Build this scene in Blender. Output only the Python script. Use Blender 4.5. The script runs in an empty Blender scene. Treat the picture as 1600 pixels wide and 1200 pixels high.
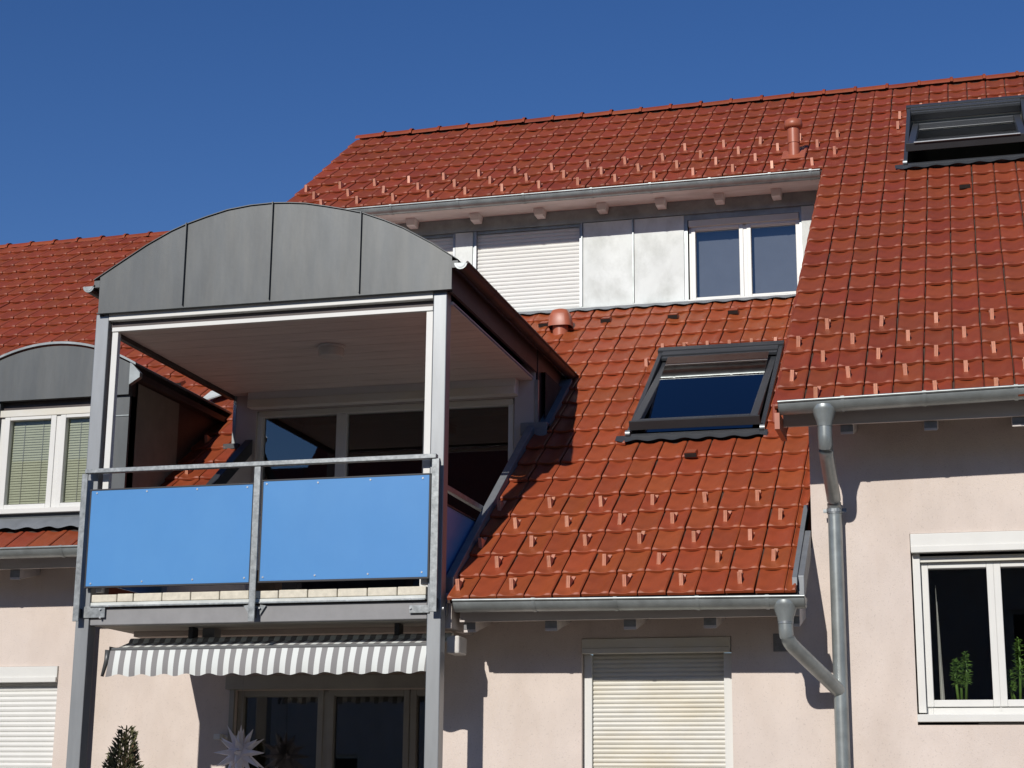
import bpy, math, random
from mathutils import Vector, Matrix
random.seed(7)
S = bpy.context.scene
COL = S.collection
# ------------------------------------------------------------------ camera
F, YAW, PIT, ROL = 2750.0, math.radians(-15.36), math.radians(13.67), math.radians(.574)
CAM = Vector((0, 0, 2.1))
fw = Vector((math.sin(YAW)*math.cos(PIT), math.cos(YAW)*math.cos(PIT), math.sin(PIT)))
rt0 = Vector((math.cos(YAW), -math.sin(YAW), 0)); up0 = rt0.cross(fw)
rt = rt0*math.cos(ROL) + up0*math.sin(ROL); up = -rt0*math.sin(ROL) + up0*math.cos(ROL)
cd = bpy.data.cameras.new('camera'); cam = bpy.data.objects.new('camera', cd); COL.objects.link(cam)
cam.matrix_world = Matrix(((rt.x, up.x, -fw.x, CAM.x), (rt.y, up.y, -fw.y, CAM.y), (rt.z, up.z, -fw.z, CAM.z), (0, 0, 0, 1)))
cd.sensor_width = 36; cd.lens = F/1600*36; cd.clip_end = 2000; cd.clip_start = .05
S.camera = cam
# ------------------------------------------------------------------ world, sun, exposure
SUNV = Vector((.164, 1, -.5875)).normalized()
W = bpy.data.worlds.new('World'); S.world = W; W.use_nodes = True
nt = W.node_tree; bg = nt.nodes['Background']
sk = nt.nodes.new('ShaderNodeTexSky'); sk.sky_type = 'NISHITA'; sk.sun_disc = False
sk.sun_elevation = math.radians(30.1); sk.sun_rotation = math.radians(189.3)
sk.altitude = 900; sk.air_density = 1.0; sk.dust_density = .0; sk.ozone_density = 2.2
hsv = nt.nodes.new('ShaderNodeHueSaturation'); hsv.inputs['Saturation'].default_value = 1.29; hsv.inputs['Hue'].default_value = .514
nt.links.new(sk.outputs[0], hsv.inputs['Color']); nt.links.new(hsv.outputs[0], bg.inputs[0]); bg.inputs[1].default_value = .086
sl = bpy.data.lights.new('sun', 'SUN'); sl.energy = 4.2; sl.angle = math.radians(.5); sl.color = (1, .95, .88)
so = bpy.data.objects.new('sun', sl); COL.objects.link(so); so.rotation_euler = SUNV.to_track_quat('-Z', 'Y').to_euler(); so.location = (-5, -20, 25)
S.view_settings.view_transform = 'Standard'; S.view_settings.look = 'None'; S.view_settings.gamma = 1
S.view_settings.exposure = 0; S.view_settings.use_curve_mapping = False

# ------------------------------------------------------------------ pixels of the photograph -> places
def ray(x, y): return rt*((x-800)/F) - up*((y-600)/F) + fw
def A(x, y, Y):
    d = ray(x, y); return CAM + d*(Y/d.y)
def onplane(x, y, t, Ye, Ze):
    d = ray(x, y); n = Vector((0, -t, 1)); return CAM + d*(n.dot(Vector((0, Ye, Ze))-CAM)/n.dot(d))
def px(p):
    w = Vector(p)-CAM; c = w.dot(fw); return 800+F*w.dot(rt)/c, 600-F*w.dot(up)/c
SM, SR = math.radians(35.2), math.radians(36.4)
TM, TR = math.tan(SM), math.tan(SR)
YE = 12.06
ZM = A(996, 928.5, YE).z; ZR = A(1400, 612, YE).z - .07
def zM(Y): return ZM + TM*(Y-YE)
def zR(Y): return ZR + TR*(Y-YE)
def yM(z): return YE + (z-ZM)/TM
def onM(x, y): return onplane(x, y, TM, YE, ZM)
def onR(x, y): return onplane(x, y, TR, YE, ZR)
ROW = .331; TW = .2035
YW = 12.72                       # front wall plane
YLW = 13.70                     # recessed terrace wall
YLL = 13.42                      # left neighbour's wall
YB = 14.5                        # loggia back wall
YF = onM(1022, 480).y+.06            # long dormer's face
G = A(376, 1085, YLW).z - 2.15   # ground
YP = 12.0                        # balcony front plane

# ------------------------------------------------------------------ materials
MATS = {}
def mat(name, col, rough=.6, metal=0., var=.08, vscale=6., stretch=(1, 1, 1), bump=0., bscale=60., spec=.5, island=0., detail=4, speck=0., emis=None, coat=0., tint=None, wave=0.):
    m = bpy.data.materials.new(name); m.use_nodes = True; t = m.node_tree; n = t.nodes; L = t.links
    b = n['Principled BSDF']; b.inputs['Roughness'].default_value = rough; b.inputs['Metallic'].default_value = metal
    b.inputs['Specular IOR Level'].default_value = spec; b.inputs['Coat Weight'].default_value = coat
    tc = n.new('ShaderNodeTexCoord'); mp = n.new('ShaderNodeMapping'); mp.inputs['Scale'].default_value = stretch
    L.new(tc.outputs['Object'], mp.inputs[0])
    nz = n.new('ShaderNodeTexNoise'); nz.inputs['Scale'].default_value = vscale; nz.inputs['Detail'].default_value = detail; nz.inputs['Roughness'].default_value = .6
    L.new(mp.outputs[0], nz.inputs['Vector'])
    mr = n.new('ShaderNodeMapRange'); mr.inputs[1].default_value = .3; mr.inputs[2].default_value = .7
    mr.inputs[3].default_value = 1-var; mr.inputs[4].default_value = 1+var
    L.new(nz.outputs[0], mr.inputs[0])
    val = mr.outputs[0]
    if island:
        oi = n.new('ShaderNodeObjectInfo'); ge = n.new('ShaderNodeNewGeometry')
        ad = n.new('ShaderNodeMath'); ad.operation = 'ADD'; L.new(oi.outputs['Random'], ad.inputs[0]); L.new(ge.outputs['Random Per Island'], ad.inputs[1])
        fr = n.new('ShaderNodeMath'); fr.operation = 'FRACT'; L.new(ad.outputs[0], fr.inputs[0])
        r2 = n.new('ShaderNodeMapRange'); r2.inputs[3].default_value = 1-island; r2.inputs[4].default_value = 1+island; L.new(fr.outputs[0], r2.inputs[0])
        mu = n.new('ShaderNodeMath'); mu.operation = 'MULTIPLY'; L.new(val, mu.inputs[0]); L.new(r2.outputs[0], mu.inputs[1]); val = mu.outputs[0]
    if speck:
        vo = n.new('ShaderNodeTexNoise'); vo.inputs['Scale'].default_value = 95; vo.inputs['Detail'].default_value = 2; L.new(tc.outputs['Object'], vo.inputs['Vector'])
        r3 = n.new('ShaderNodeMapRange'); r3.inputs[1].default_value = .62; r3.inputs[2].default_value = .72; r3.inputs[3].default_value = 1; r3.inputs[4].default_value = 1-speck; L.new(vo.outputs[0], r3.inputs[0])
        mu = n.new('ShaderNodeMath'); mu.operation = 'MULTIPLY'; L.new(val, mu.inputs[0]); L.new(r3.outputs[0], mu.inputs[1]); val = mu.outputs[0]
    hs = n.new('ShaderNodeHueSaturation'); hs.inputs['Color'].default_value = (*col, 1); L.new(val, hs.inputs['Value'])
    if tint:      # weathering: a second colour in patches or streaks laid out in world space
        ge2 = n.new('ShaderNodeNewGeometry'); mp2 = n.new('ShaderNodeMapping'); mp2.inputs['Scale'].default_value = tint[3]; L.new(ge2.outputs['Position'], mp2.inputs[0])
        n2 = n.new('ShaderNodeTexNoise'); n2.inputs['Scale'].default_value = tint[2]; n2.inputs['Detail'].default_value = 7; n2.inputs['Roughness'].default_value = .65; L.new(mp2.outputs[0], n2.inputs['Vector'])
        r4 = n.new('ShaderNodeMapRange'); r4.inputs[1].default_value = .42; r4.inputs[2].default_value = .72; r4.inputs[4].default_value = tint[1]; L.new(n2.outputs[0], r4.inputs[0])
        mx = n.new('ShaderNodeMix'); mx.data_type = 'RGBA'; mx.inputs[6].default_value = (*col, 1); mx.inputs[7].default_value = (*tint[0], 1); L.new(r4.outputs[0], mx.inputs[0]); L.new(mx.outputs[2], hs.inputs['Color'])
    if island:
        r5 = n.new('ShaderNodeMapRange'); r5.inputs[3].default_value = .5-.0045; r5.inputs[4].default_value = .5+.004
        m7 = n.new('ShaderNodeMath'); m7.operation = 'MULTIPLY'; m7.inputs[1].default_value = 7.31; f7 = n.new('ShaderNodeMath'); f7.operation = 'FRACT'
        L.new(fr.outputs[0], m7.inputs[0]); L.new(m7.outputs[0], f7.inputs[0]); L.new(f7.outputs[0], r5.inputs[0]); L.new(r5.outputs[0], hs.inputs['Hue'])
    L.new(hs.outputs[0], b.inputs['Base Color'])
    if wave:
        bn = n.new('ShaderNodeTexNoise'); bn.inputs['Scale'].default_value = 1.6; bn.inputs['Detail'].default_value = 1; L.new(tc.outputs['Object'], bn.inputs['Vector'])
        bp = n.new('ShaderNodeBump'); bp.inputs['Strength'].default_value = wave; bp.inputs['Distance'].default_value = .05
        L.new(bn.outputs[0], bp.inputs['Height']); L.new(bp.outputs[0], b.inputs['Normal'])
    if bump:
        bn = n.new('ShaderNodeTexNoise'); bn.inputs['Scale'].default_value = bscale; bn.inputs['Detail'].default_value = 3; L.new(tc.outputs['Object'], bn.inputs['Vector'])
        bp = n.new('ShaderNodeBump'); bp.inputs['Strength'].default_value = bump; bp.inputs['Distance'].default_value = .004
        L.new(bn.outputs[0], bp.inputs['Height']); L.new(bp.outputs[0], b.inputs['Normal'])
    if emis:
        b.inputs['Emission Color'].default_value = (*emis[0], 1); b.inputs['Emission Strength'].default_value = emis[1]
    MATS[name] = m; return m
mat('tile_low', (.282, .062, .0215), .47, var=.12, vscale=9, bump=.15, bscale=240, island=.11, spec=.24, tint=((.19, .042, .020), .4, 1.1, (1, 1, 1)))
mat('tile_up', (.236, .0495, .0195), .47, var=.12, vscale=9, bump=.15, bscale=240, island=.12, spec=.24, tint=((.165, .038, .020), .4, 1.0, (1, 1, 1)))
mat('clay', (.36, .10, .05), .42, var=.1, vscale=12)
mat('guard', (.60, .27, .175), .38, metal=.1, var=.12, vscale=30, island=.12)
mat('plaster', (.64, .56, .505), .95, var=.05, vscale=3, bump=.5, bscale=170, spec=.15, speck=.16, tint=((.53, .44, .375), .5, 1.7, (1.6, 1.6, .55)))
mat('plaster_white', (.50, .455, .43), .9, var=.05, vscale=5, bump=.3, bscale=170, spec=.2)
mat('white', (.66, .66, .63), .35, var=.03, vscale=4)
mat('cream', (.60, .59, .54), .45, var=.05, vscale=3, stretch=(1, 1, 3), tint=((.56, .50, .36), .7, 1.5, (1, 1, 2)))
mat('offwhite_wood', (.58, .53, .50), .6, var=.1, vscale=5, stretch=(.4, 3, 3))
mat('eave_wood_lit', (.84, .79, .75), .6, var=.1, vscale=5, stretch=(.4, 3, 3), tint=((.55, .48, .43), .5, 2, (1, 2, 2)))  # paler offwhite_wood; light bounced up under the dormer eave put into its colour
mat('end_grain', (.22, .22, .22), .85, var=.2, vscale=20)
mat('zinc', (.080, .088, .092), .46, metal=.3, var=.12, vscale=3.2, stretch=(2.5, 2.5, .6), detail=8, bump=.05, bscale=30, tint=((.125, .127, .12), .55, 3.0, (2.2, 2.2, .35)), wave=.12)
mat('zinc_gutter', (.31, .34, .34), .38, metal=.5, var=.16, vscale=7, detail=6, tint=((.20, .215, .21), .7, 5, (1, 1, 1)))
mat('zinc_bright', (.64, .67, .65), .6, var=.10, vscale=3, stretch=(1, 1, .6), detail=8, tint=((.40, .42, .39), .8, 3.2, (1, 1, .8)))
mat('zinc_shaded', (.055, .042, .040), .5, metal=.15, var=.25, vscale=4, detail=6)  # zinc for sides away from the sun, shade put into the colour
mat('lead', (.20, .215, .23), .5, metal=.3, var=.12, vscale=9)
mat('galv', (.24, .26, .27), .42, metal=.5, var=.3, vscale=34, detail=6, tint=((.42, .44, .44), .5, 14, (1, 1, 1)))
mat('alu', (.29, .305, .315), .38, metal=.45, var=.1, vscale=4, stretch=(3, 3, .5), detail=6)
mat('beam', (.235, .235, .24), .6, var=.08, vscale=8)
mat('concrete', (.36, .33, .29), .9, var=.25, vscale=5, detail=8, stretch=(.6, 2, 1))
mat('blue', (.078, .248, .54), .3, var=.03, vscale=1.2, tint=((.10, .285, .57), .6, 1.2, (1, 1, .6)), wave=.10)
mat('blackedge', (.02, .02, .025), .5)
mat('anthracite', (.05, .054, .060), .38, metal=.2, var=.06)
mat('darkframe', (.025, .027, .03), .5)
mat('edge_tile', (.60, .56, .46), .55, var=.14, vscale=22)
mat('screw', (.75, .77, .78), .25, metal=.6)
mat('blind', (.30, .315, .235), .5, var=.04)
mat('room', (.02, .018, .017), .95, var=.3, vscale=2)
mat('room_light', (.20, .19, .16), .95, var=.1)
mat('shade_blind', (.165, .172, .225), .8, var=.05)
mat('underlay', (.06, .035, .025), .9)
mat('grille', (.03, .022, .02), .8)
mat('ground', (.15, .125, .10), .95, var=.2, vscale=.8, detail=8, bump=.3)
mat('bark', (.09, .055, .035), .9, var=.3, vscale=30)
mat('needle', (.15, .15, .075), .7, var=.3, vscale=20, island=.45)
mat('needle_dry', (.25, .165, .10), .8, var=.3, vscale=20, island=.4)
mat('star', (.85, .83, .90), .55)
mat('leaf', (.10, .19, .035), .45, var=.2, vscale=30, island=.3)
mat('pot', (.30, .12, .06), .7)
mat('lampshade', (.55, .53, .50), .4)
mat('cardboard', (.42, .24, .12), .85)
mat('frame_shaded', (.30, .29, .26), .5)  # cream door frame darkened, the shade under the balcony put into its colour
mat('trough', (.05, .035, .03), .8, var=.3, vscale=20)
mat('grey_bar', (.085, .088, .088), .4, metal=.2)  # grey of the awning bar, darkened with the shade put into it
def glass(name, tint, boost):
    m = bpy.data.materials.new(name); m.use_nodes = True; t = m.node_tree; n = t.nodes; n.clear()
    o = n.new('ShaderNodeOutputMaterial'); mx = n.new('ShaderNodeMixShader'); tr = n.new('ShaderNodeBsdfTransparent'); gl = n.new('ShaderNodeBsdfGlossy')
    fr = n.new('ShaderNodeFresnel'); fr.inputs[0].default_value = 1.5; mu = n.new('ShaderNodeMath'); mu.operation = 'MULTIPLY'; mu.use_clamp = True; mu.inputs[1].default_value = boost
    tr.inputs[0].default_value = (*tint, 1); gl.inputs['Roughness'].default_value = .01; gl.inputs[0].default_value = (1, 1, 1, 1)
    t.links.new(fr.outputs[0], mu.inputs[0]); t.links.new(mu.outputs[0], mx.inputs[0]); t.links.new(tr.outputs[0], mx.inputs[1]); t.links.new(gl.outputs[0], mx.inputs[2]); t.links.new(mx.outputs[0], o.inputs[0])
    MATS[name] = m
glass('glass', (.78, .82, .80), 3.0); glass('glass_clear', (.93, .95, .94), 1.3); glass('glass_sky', (.10, .11, .12), 2.6)
def awning_mat():
    m = mat('awning', (.7, .72, .70), .85, var=.03); t = m.node_tree; n = t.nodes
    tc = n.new('ShaderNodeTexCoord'); sp = n.new('ShaderNodeSeparateXYZ'); t.links.new(tc.outputs['UV'], sp.inputs[0])
    fr = n.new('ShaderNodeMath'); fr.operation = 'FRACT'; t.links.new(sp.outputs[0], fr.inputs[0])
    gt = n.new('ShaderNodeMath'); gt.operation = 'GREATER_THAN'; gt.inputs[1].default_value = .5; t.links.new(fr.outputs[0], gt.inputs[0])
    mx = n.new('ShaderNodeMix'); mx.data_type = 'RGBA'; mx.inputs[6].default_value = (.66, .69, .67, 1); mx.inputs[7].default_value = (.235, .23, .23, 1)
    t.links.new(gt.outputs[0], mx.inputs[0]); t.links.new(mx.outputs[2], n['Principled BSDF'].inputs['Base Color'])
awning_mat()

# ------------------------------------------------------------------ mesh builder
class MB:
    def __init__(s): s.v = []; s.f = []; s.uv = {}
    def add(s, vs, fs):
        o = len(s.v); s.v += [tuple(v) for v in vs]; s.f += [tuple(i+o for i in f) for f in fs]; return s
    def box(s, x0, x1, y0, y1, z0, z1):
        if x0 > x1: x0, x1 = x1, x0
        if y0 > y1: y0, y1 = y1, y0
        if z0 > z1: z0, z1 = z1, z0
        return s.add([(x, y, z) for z in (z0, z1) for y in (y0, y1) for x in (x0, x1)], [(0, 2, 3, 1), (4, 5, 7, 6), (0, 1, 5, 4), (2, 6, 7, 3), (0, 4, 6, 2), (1, 3, 7, 5)])
    def hexa(s, p):   # 8 corners in the order of box
        return s.add(p, [(0, 2, 3, 1), (4, 5, 7, 6), (0, 1, 5, 4), (2, 6, 7, 3), (0, 4, 6, 2), (1, 3, 7, 5)])
    def obox(s, c, ax, ay, az):   # oriented box: centre and half axes
        c, ax, ay, az = map(Vector, (c, ax, ay, az))
        return s.hexa([c+i*ax+j*ay+k*az for k in (-1, 1) for j in (-1, 1) for i in (-1, 1)])
    def quad(s, a, b, c, d): return s.add([a, b, c, d], [(0, 1, 2, 3)])
    def prism(s, poly, d):   # polygon of 3-D points extruded by vector d
        n = len(poly); d = Vector(d); p = [Vector(q) for q in poly]
        return s.add(p+[q+d for q in p], [tuple(range(n)), tuple(range(2*n-1, n-1, -1))]+[(i, i+n, (i+1) % n+n, (i+1) % n) for i in range(n)])
    def tube(s, path, r, n=14, cap=True):
        path = [Vector(p) for p in path]; rings = []
        rs = r if isinstance(r, (list, tuple)) else [r]*len(path)
        for i, p in enumerate(path):
            t = (path[min(i+1, len(path)-1)]-path[max(i-1, 0)]).normalized()
            a = t.cross(Vector((0, 0, 1)) if abs(t.z) < .8 else Vector((1, 0, 0))).normalized(); b = t.cross(a)
            rings.append([p+(a*math.cos(2*math.pi*k/n)+b*math.sin(2*math.pi*k/n))*rs[i] for k in range(n)])
        fs = [(i*n+k, i*n+(k+1) % n, (i+1)*n+(k+1) % n, (i+1)*n+k) for i in range(len(path)-1) for k in range(n)]
        if cap: fs += [tuple(range(n-1, -1, -1)), tuple((len(path)-1)*n+k for k in range(n))]
        return s.add([v for g in rings for v in g], fs)
    def mesh(s, name, smooth=False):
        me = bpy.data.meshes.new(name); me.from_pydata(s.v, [], s.f); me.update()
        if smooth: me.shade_smooth()
        return me
def finish(o, mt):
    for m in (mt if isinstance(mt, (list, tuple)) else [mt]): o.data.materials.append(MATS[m])
def part(mb, name, mt, parent, bevel=0, smooth=False, kind=None, label=None, angle=None):
    o = bpy.data.objects.new(name, mb.mesh(name, smooth)); COL.objects.link(o); finish(o, mt)
    if parent is not None:
        o.parent = parent
        if parent.type == 'EMPTY': o.matrix_parent_inverse = Matrix.Translation(-parent.location)
    if bevel:
        b = o.modifiers.new('bevel', 'BEVEL'); b.width = bevel; b.segments = 2; b.limit_method = 'ANGLE'; b.angle_limit = math.radians(50)
    if smooth and angle: o.data.set_sharp_from_angle(angle=math.radians(angle))
    if kind: o['kind'] = kind
    if label: o['label'] = label
    return o
def thing(name, label, cat, loc, group=None):
    e = bpy.data.objects.new(name, None); COL.objects.link(e); e.location = loc; e.empty_display_size = .3
    e['label'] = label; e['category'] = cat
    if group: e['group'] = group
    return e
def box(*a): return MB().box(*a)
def wallmesh(mb, x0, x1, z0, z1, Y, th, holes=()):
    xs = sorted({x0, x1, *[h[0] for h in holes], *[h[1] for h in holes]}); zs = sorted({z0, z1, *[h[2] for h in holes], *[h[3] for h in holes]})
    for i in range(len(xs)-1):
        for j in range(len(zs)-1):
            a, b, c, d = xs[i], xs[i+1], zs[j], zs[j+1]; mx, mz = (a+b)/2, (c+d)/2
            if any(h[0] < mx < h[1] and h[2] < mz < h[3] for h in holes): continue
            mb.quad((a, Y, c), (b, Y, c), (b, Y, d), (a, Y, d)); mb.quad((b, Y+th, c), (a, Y+th, c), (a, Y+th, d), (b, Y+th, d))
    for (a, b, c, d) in [(x0, x1, z0, z1), *holes]:
        mb.quad((a, Y, c), (a, Y+th, c), (a, Y+th, d), (a, Y, d)); mb.quad((b, Y, c), (b, Y, d), (b, Y+th, d), (b, Y+th, c))
        mb.quad((a, Y, d), (a, Y+th, d), (b, Y+th, d), (b, Y, d)); mb.quad((a, Y, c), (b, Y, c), (b, Y+th, c), (a, Y+th, c))
def ring(mb, x0, x1, z0, z1, y0, y1, w, wb=None, wt=None):
    wb = wb or w; wt = wt or w
    mb.box(x0, x0+w, y0, y1, z0, z1); mb.box(x1-w, x1, y0, y1, z0, z1)
    mb.box(x0+w, x1-w, y0, y1, z0, z0+wb); mb.box(x0+w, x1-w, y0, y1, z1-wt, z1)
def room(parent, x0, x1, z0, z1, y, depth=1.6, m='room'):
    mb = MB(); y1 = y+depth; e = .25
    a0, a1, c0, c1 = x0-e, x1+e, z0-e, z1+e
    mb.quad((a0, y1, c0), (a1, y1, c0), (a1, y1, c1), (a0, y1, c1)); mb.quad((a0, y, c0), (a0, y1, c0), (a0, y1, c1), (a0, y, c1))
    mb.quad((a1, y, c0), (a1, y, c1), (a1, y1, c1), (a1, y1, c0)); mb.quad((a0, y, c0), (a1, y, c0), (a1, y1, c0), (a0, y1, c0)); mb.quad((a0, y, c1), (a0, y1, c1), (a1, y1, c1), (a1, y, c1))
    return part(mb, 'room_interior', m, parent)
def slats(x0, x1, z0, z1, y, pitch, bulge=.006):
    mb = MB(); z = z1; pts = []
    while z > z0+.001:
        h = min(pitch, z-z0)
        pts += [(z, y+.004), (z-.12*h, y-.3*bulge), (z-.45*h, y-bulge), (z-.82*h, y-.5*bulge), (z-.9*h, y+.004)]
        z -= h
    pts.append((z0, y+.004)); n = len(pts)
    mb.add([(x, p[1], p[0]) for p in pts for x in (x0, x1)], [(2*i, 2*i+2, 2*i+3, 2*i+1) for i in range(n-1)])
    return mb

# ------------------------------------------------------------------ ground
g = part(box(-300, 300, -300, 300, G-.3, G), 'ground', 'ground', None); g['kind'] = 'structure'; g['label'] = 'paved ground around the houses'

# ------------------------------------------------------------------ the two houses
main = thing('apartment_house', 'pink plastered house with red tiled roofs, long dormer, shutters and roof windows', 'house', (-1, YW, G))
left = thing('neighbour_house', 'red roofed house on the left with small barrel dormer behind the balcony post', 'house', (-9, YLL, G))

# ---- tiles
def tile_mesh(name, w=TW, flip=False):
    g_ = .0045
    prof = [(0, .003), (.03, .012), (.10, .013), (.24, .004), (.40, .0), (.58, .0), (.70, .005), (.82, .0135), (.955, .0135), (1, .008)]
    yb = ROW+.045
    def zt(y): return .046-.030*y/yb
    rows = [(-.005, -.0195), (-.005, -.013), (.006, -.0015), (.020, 0), (yb, 0)]
    v = []; f = []; n = len(prof)
    for j, (y, dz) in enumerate(rows):
        for (u, h) in prof:
            hh = h if j > 0 else .0
            yy = y; kk = 1 if h > .007 else .3
            if j == 1: dz = -.013*kk
            if j == 2: yy = -.005+.011*kk
            v.append((g_+u*(w-2*g_), yy, zt(max(y, 0))+hh+dz))
    for j in range(len(rows)-1):
        for i in range(n-1): f.append((j*n+i, j*n+i+1, (j+1)*n+i+1, (j+1)*n+i))
    # sides
    o = len(v)
    for j, (y, dz) in enumerate(rows):
        v.append((g_, y, zt(max(y, 0))-.022)); v.append((w-g_, y, zt(max(y, 0))-.022))
    for j in range(len(rows)-1):
        f.append((o+2*j, j*n, (j+1)*n, o+2*j+2)); f.append((j*n+n-1, o+2*j+1, o+2*j+3, (j+1)*n+n-1))
    return v, f
TV, TF = tile_mesh('tile')
def make_tile_data(name, m, frac=1.0):
    me = bpy.data.meshes.new(name); me.from_pydata([(x*frac, y, z) for x, y, z in TV], [], TF); me.update(); me.shade_smooth(); me.set_sharp_from_angle(angle=math.radians(24)); me.materials.append(MATS[m]); return me
def frame(slope, x, y, z):
    c, s_ = math.cos(slope), math.sin(slope)
    return Matrix(((1, 0, 0, x), (0, c, -s_, y), (0, s_, c, z), (0, 0, 0, 1)))
def tiles(parent, m, slope, Yeave, Zeave, x_first, cols, rows, keep, limit, clip=None, holes=()):
    """one roof field: every tile that keep() admits; the largest in view as objects, the rest as one field"""
    data = make_tile_data('tile', m); cand = []; fr_ = {}
    for r in range(rows):
        for c in range(cols):
            x = x_first+c*TW; y = Yeave+r*ROW*math.cos(slope); z = Zeave+r*ROW*math.sin(slope)
            cx, cy, cz = x+TW/2, y+.5*ROW*math.cos(slope), z+.5*ROW*math.sin(slope)
            if not keep(cx, cy, r): continue
            frac = 1.0; xs = x
            skip = False
            for (h0, h1, k0, k1) in holes:
                if k0 < cy < k1:
                    if x >= h0-.01 and x+TW <= h1+.01: skip = True
                    elif x < h0 < x+TW: frac = (h0-x)/TW
                    elif x < h1 < x+TW: frac = (x+TW-h1)/TW; xs = h1
            if skip or frac < .08: continue
            if clip:
                lo, hi = clip(cy)
                if x+TW > hi: frac = (hi-x)/TW
                if x < lo: frac = (x+TW-lo)/TW; xs = lo
                if frac < .12: continue
            jm = Matrix.Rotation(random.gauss(0, .006), 4, 'Z') @ Matrix.Rotation(random.gauss(0, .005), 4, 'Y') @ Matrix.Translation((random.gauss(0, .0015), random.gauss(0, .0035), random.gauss(0, .0015)))
            M4 = frame(slope, xs, y, z) @ jm
            d = (Vector((cx, cy, cz))-CAM).length; q = px((cx, cy, cz)); vis = -30 < q[0] < 1630 and -30 < q[1] < 1230
            cand.append(((0 if vis else 1, d), M4, frac))
    cand.sort(key=lambda t: t[0])
    for k, (_, M4, frac) in enumerate(cand[:limit]):
        if frac > .99: o = bpy.data.objects.new('tile', data)
        else:
            key = round(frac, 2); fr_.setdefault(key, make_tile_data('tile', m, key)); o = bpy.data.objects.new('tile', fr_[key])
        COL.objects.link(o); o.parent = parent; o.matrix_basis = M4
    if len(cand) > limit:
        mb = MB()
        for (_, M4, frac) in cand[limit:]: mb.add([M4 @ Vector((x*frac, y, z)) for x, y, z in TV], TF)
        o = part(mb, 'tile_field', m, parent, smooth=True, kind='stuff', angle=24)
    return len(cand)
def slope_box(x0, x1, Y0, Y1, lo, hi, zf):
    """box following a roof: between two depths, lo..hi above the roof plane"""
    return MB().hexa([(x, Y, zf(Y)+h) for h in (lo, hi) for Y in (Y0, Y1) for x in (x0, x1)])
def guard_mesh():
    mb = MB(); w = .0135; s_, c_ = math.sin(SM), math.cos(SM); H_ = .084
    mb.box(-w, w, -.012, .16, .0, .004)
    def up_(x, y, h): return (x, y+h*s_*.8, h*c_+.1*h*s_)
    def plate(x0, x1, y0, y1): mb.hexa([up_(x, y, h) for h in (0, H_) for y in (y0, y1) for x in (x0, x1)])
    plate(-w, w, -.012, -.008)
    for sx in (-w, -.002, w-.004): plate(sx, sx+.004, -.017, -.012)
    for sx in (-w, w-.003): mb.prism([(sx, -.008, .004), (sx, .105, .004), up_(sx, -.008, H_*.96)], (.003, 0, 0))
    me = mb.mesh('snow_guard'); me.materials.append(MATS['guard']); return me
GUARD = guard_mesh()
def guard(parent, slope, Yeave, Zeave, x_first, c, r, fx=.44):
    x = x_first+(c+fx)*TW; o = bpy.data.objects.new('snow_guard', GUARD); COL.objects.link(o); o.parent = parent
    o.matrix_basis = frame(slope, x, Yeave+r*ROW*math.cos(slope), Zeave+r*ROW*math.sin(slope)) @ Matrix.Translation((random.gauss(0, .004), .125+random.gauss(0, .006), .036)) @ Matrix.Rotation(random.gauss(0, .05), 4, 'Z') @ Matrix.Rotation(random.gauss(0, .04), 4, 'Y') @ Matrix.Rotation(random.gauss(0, .05), 4, 'X')
def tile_vent(parent, p, slope):
    mb = MB(); w = .055
    mb.hexa([(-w, -.01, .03), (w, -.01, .03), (-w*.8, .12, .03), (w*.8, .12, .03), (-w*.75, -.012, .075), (w*.75, -.012, .075), (-w*.7, .12, .045), (w*.7, .12, .045)])
    o = part(mb, 'roof_vent', 'tile_low', parent); o.matrix_basis = frame(slope, *p)
    gr = MB()
    for k in range(11): gr.box(-w*.85+k*w*.17-.0016, -w*.85+k*w*.17+.0016, -.016, -.0125, .034, .066)
    gr.box(-w*.9, w*.9, -.0125, -.011, .03, .068)
    q = part(gr, 'vent_grille', 'grille', parent); q.matrix_basis = frame(slope, *p)

# ---- lower roof of the main house
XV = -1.29                                    # its right edge
XCUT = A(762, 800, 13.2).x + .03              # edge of the loggia cut on the right
sk_c = [onM(1022, 556), onM(1216, 548), onM(990, 690), onM(1205, 680)]
SKX0, SKX1 = (sk_c[0].x+sk_c[2].x)/2, (sk_c[1].x+sk_c[3].x)/2; SKY0, SKY1 = (sk_c[2].y+sk_c[3].y)/2, (sk_c[0].y+sk_c[1].y)/2
XL = -6.63                                    # border to the left neighbour / loggia's left edge
def deck_quad(mb, x0, x1, Y0, Y1, zf, lo=-.05, hi=-.012): mb.hexa([(x, Y, zf(Y)+h) for h in (lo, hi) for Y in (Y0, Y1) for x in (x0, x1)])
YVE = 15.3
mb = MB(); deck_quad(mb, XCUT, SKX0, YE+.03, YF, zM); deck_quad(mb, SKX0, SKX1, YE+.03, SKY0, zM); deck_quad(mb, SKX0, SKX1, SKY1, YF, zM); deck_quad(mb, SKX1, XV, YE+.03, YF, zM); deck_quad(mb, XL, XCUT, YVE, YF, zM)
low = part(mb, 'lower_roof', 'underlay', main)
MX0 = -3.403-3*TW+.0
def keepM(x, y, r):
    if x > XV+.06 or y > YF+.1: return False
    if x < XCUT+.02 and y < YVE+.1: return False
    if x < XL: return False
    return True
MX1 = MX0-14*TW
tiles(low, 'tile_low', SM, YE, ZM-.03, MX1, 34, 20, keepM, 300, clip=lambda y: (XCUT+.01 if y < YVE+.1 else XL, XV), holes=[(SKX0+.01, SKX1-.01, SKY0-.1, SKY1+.05)])
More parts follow.
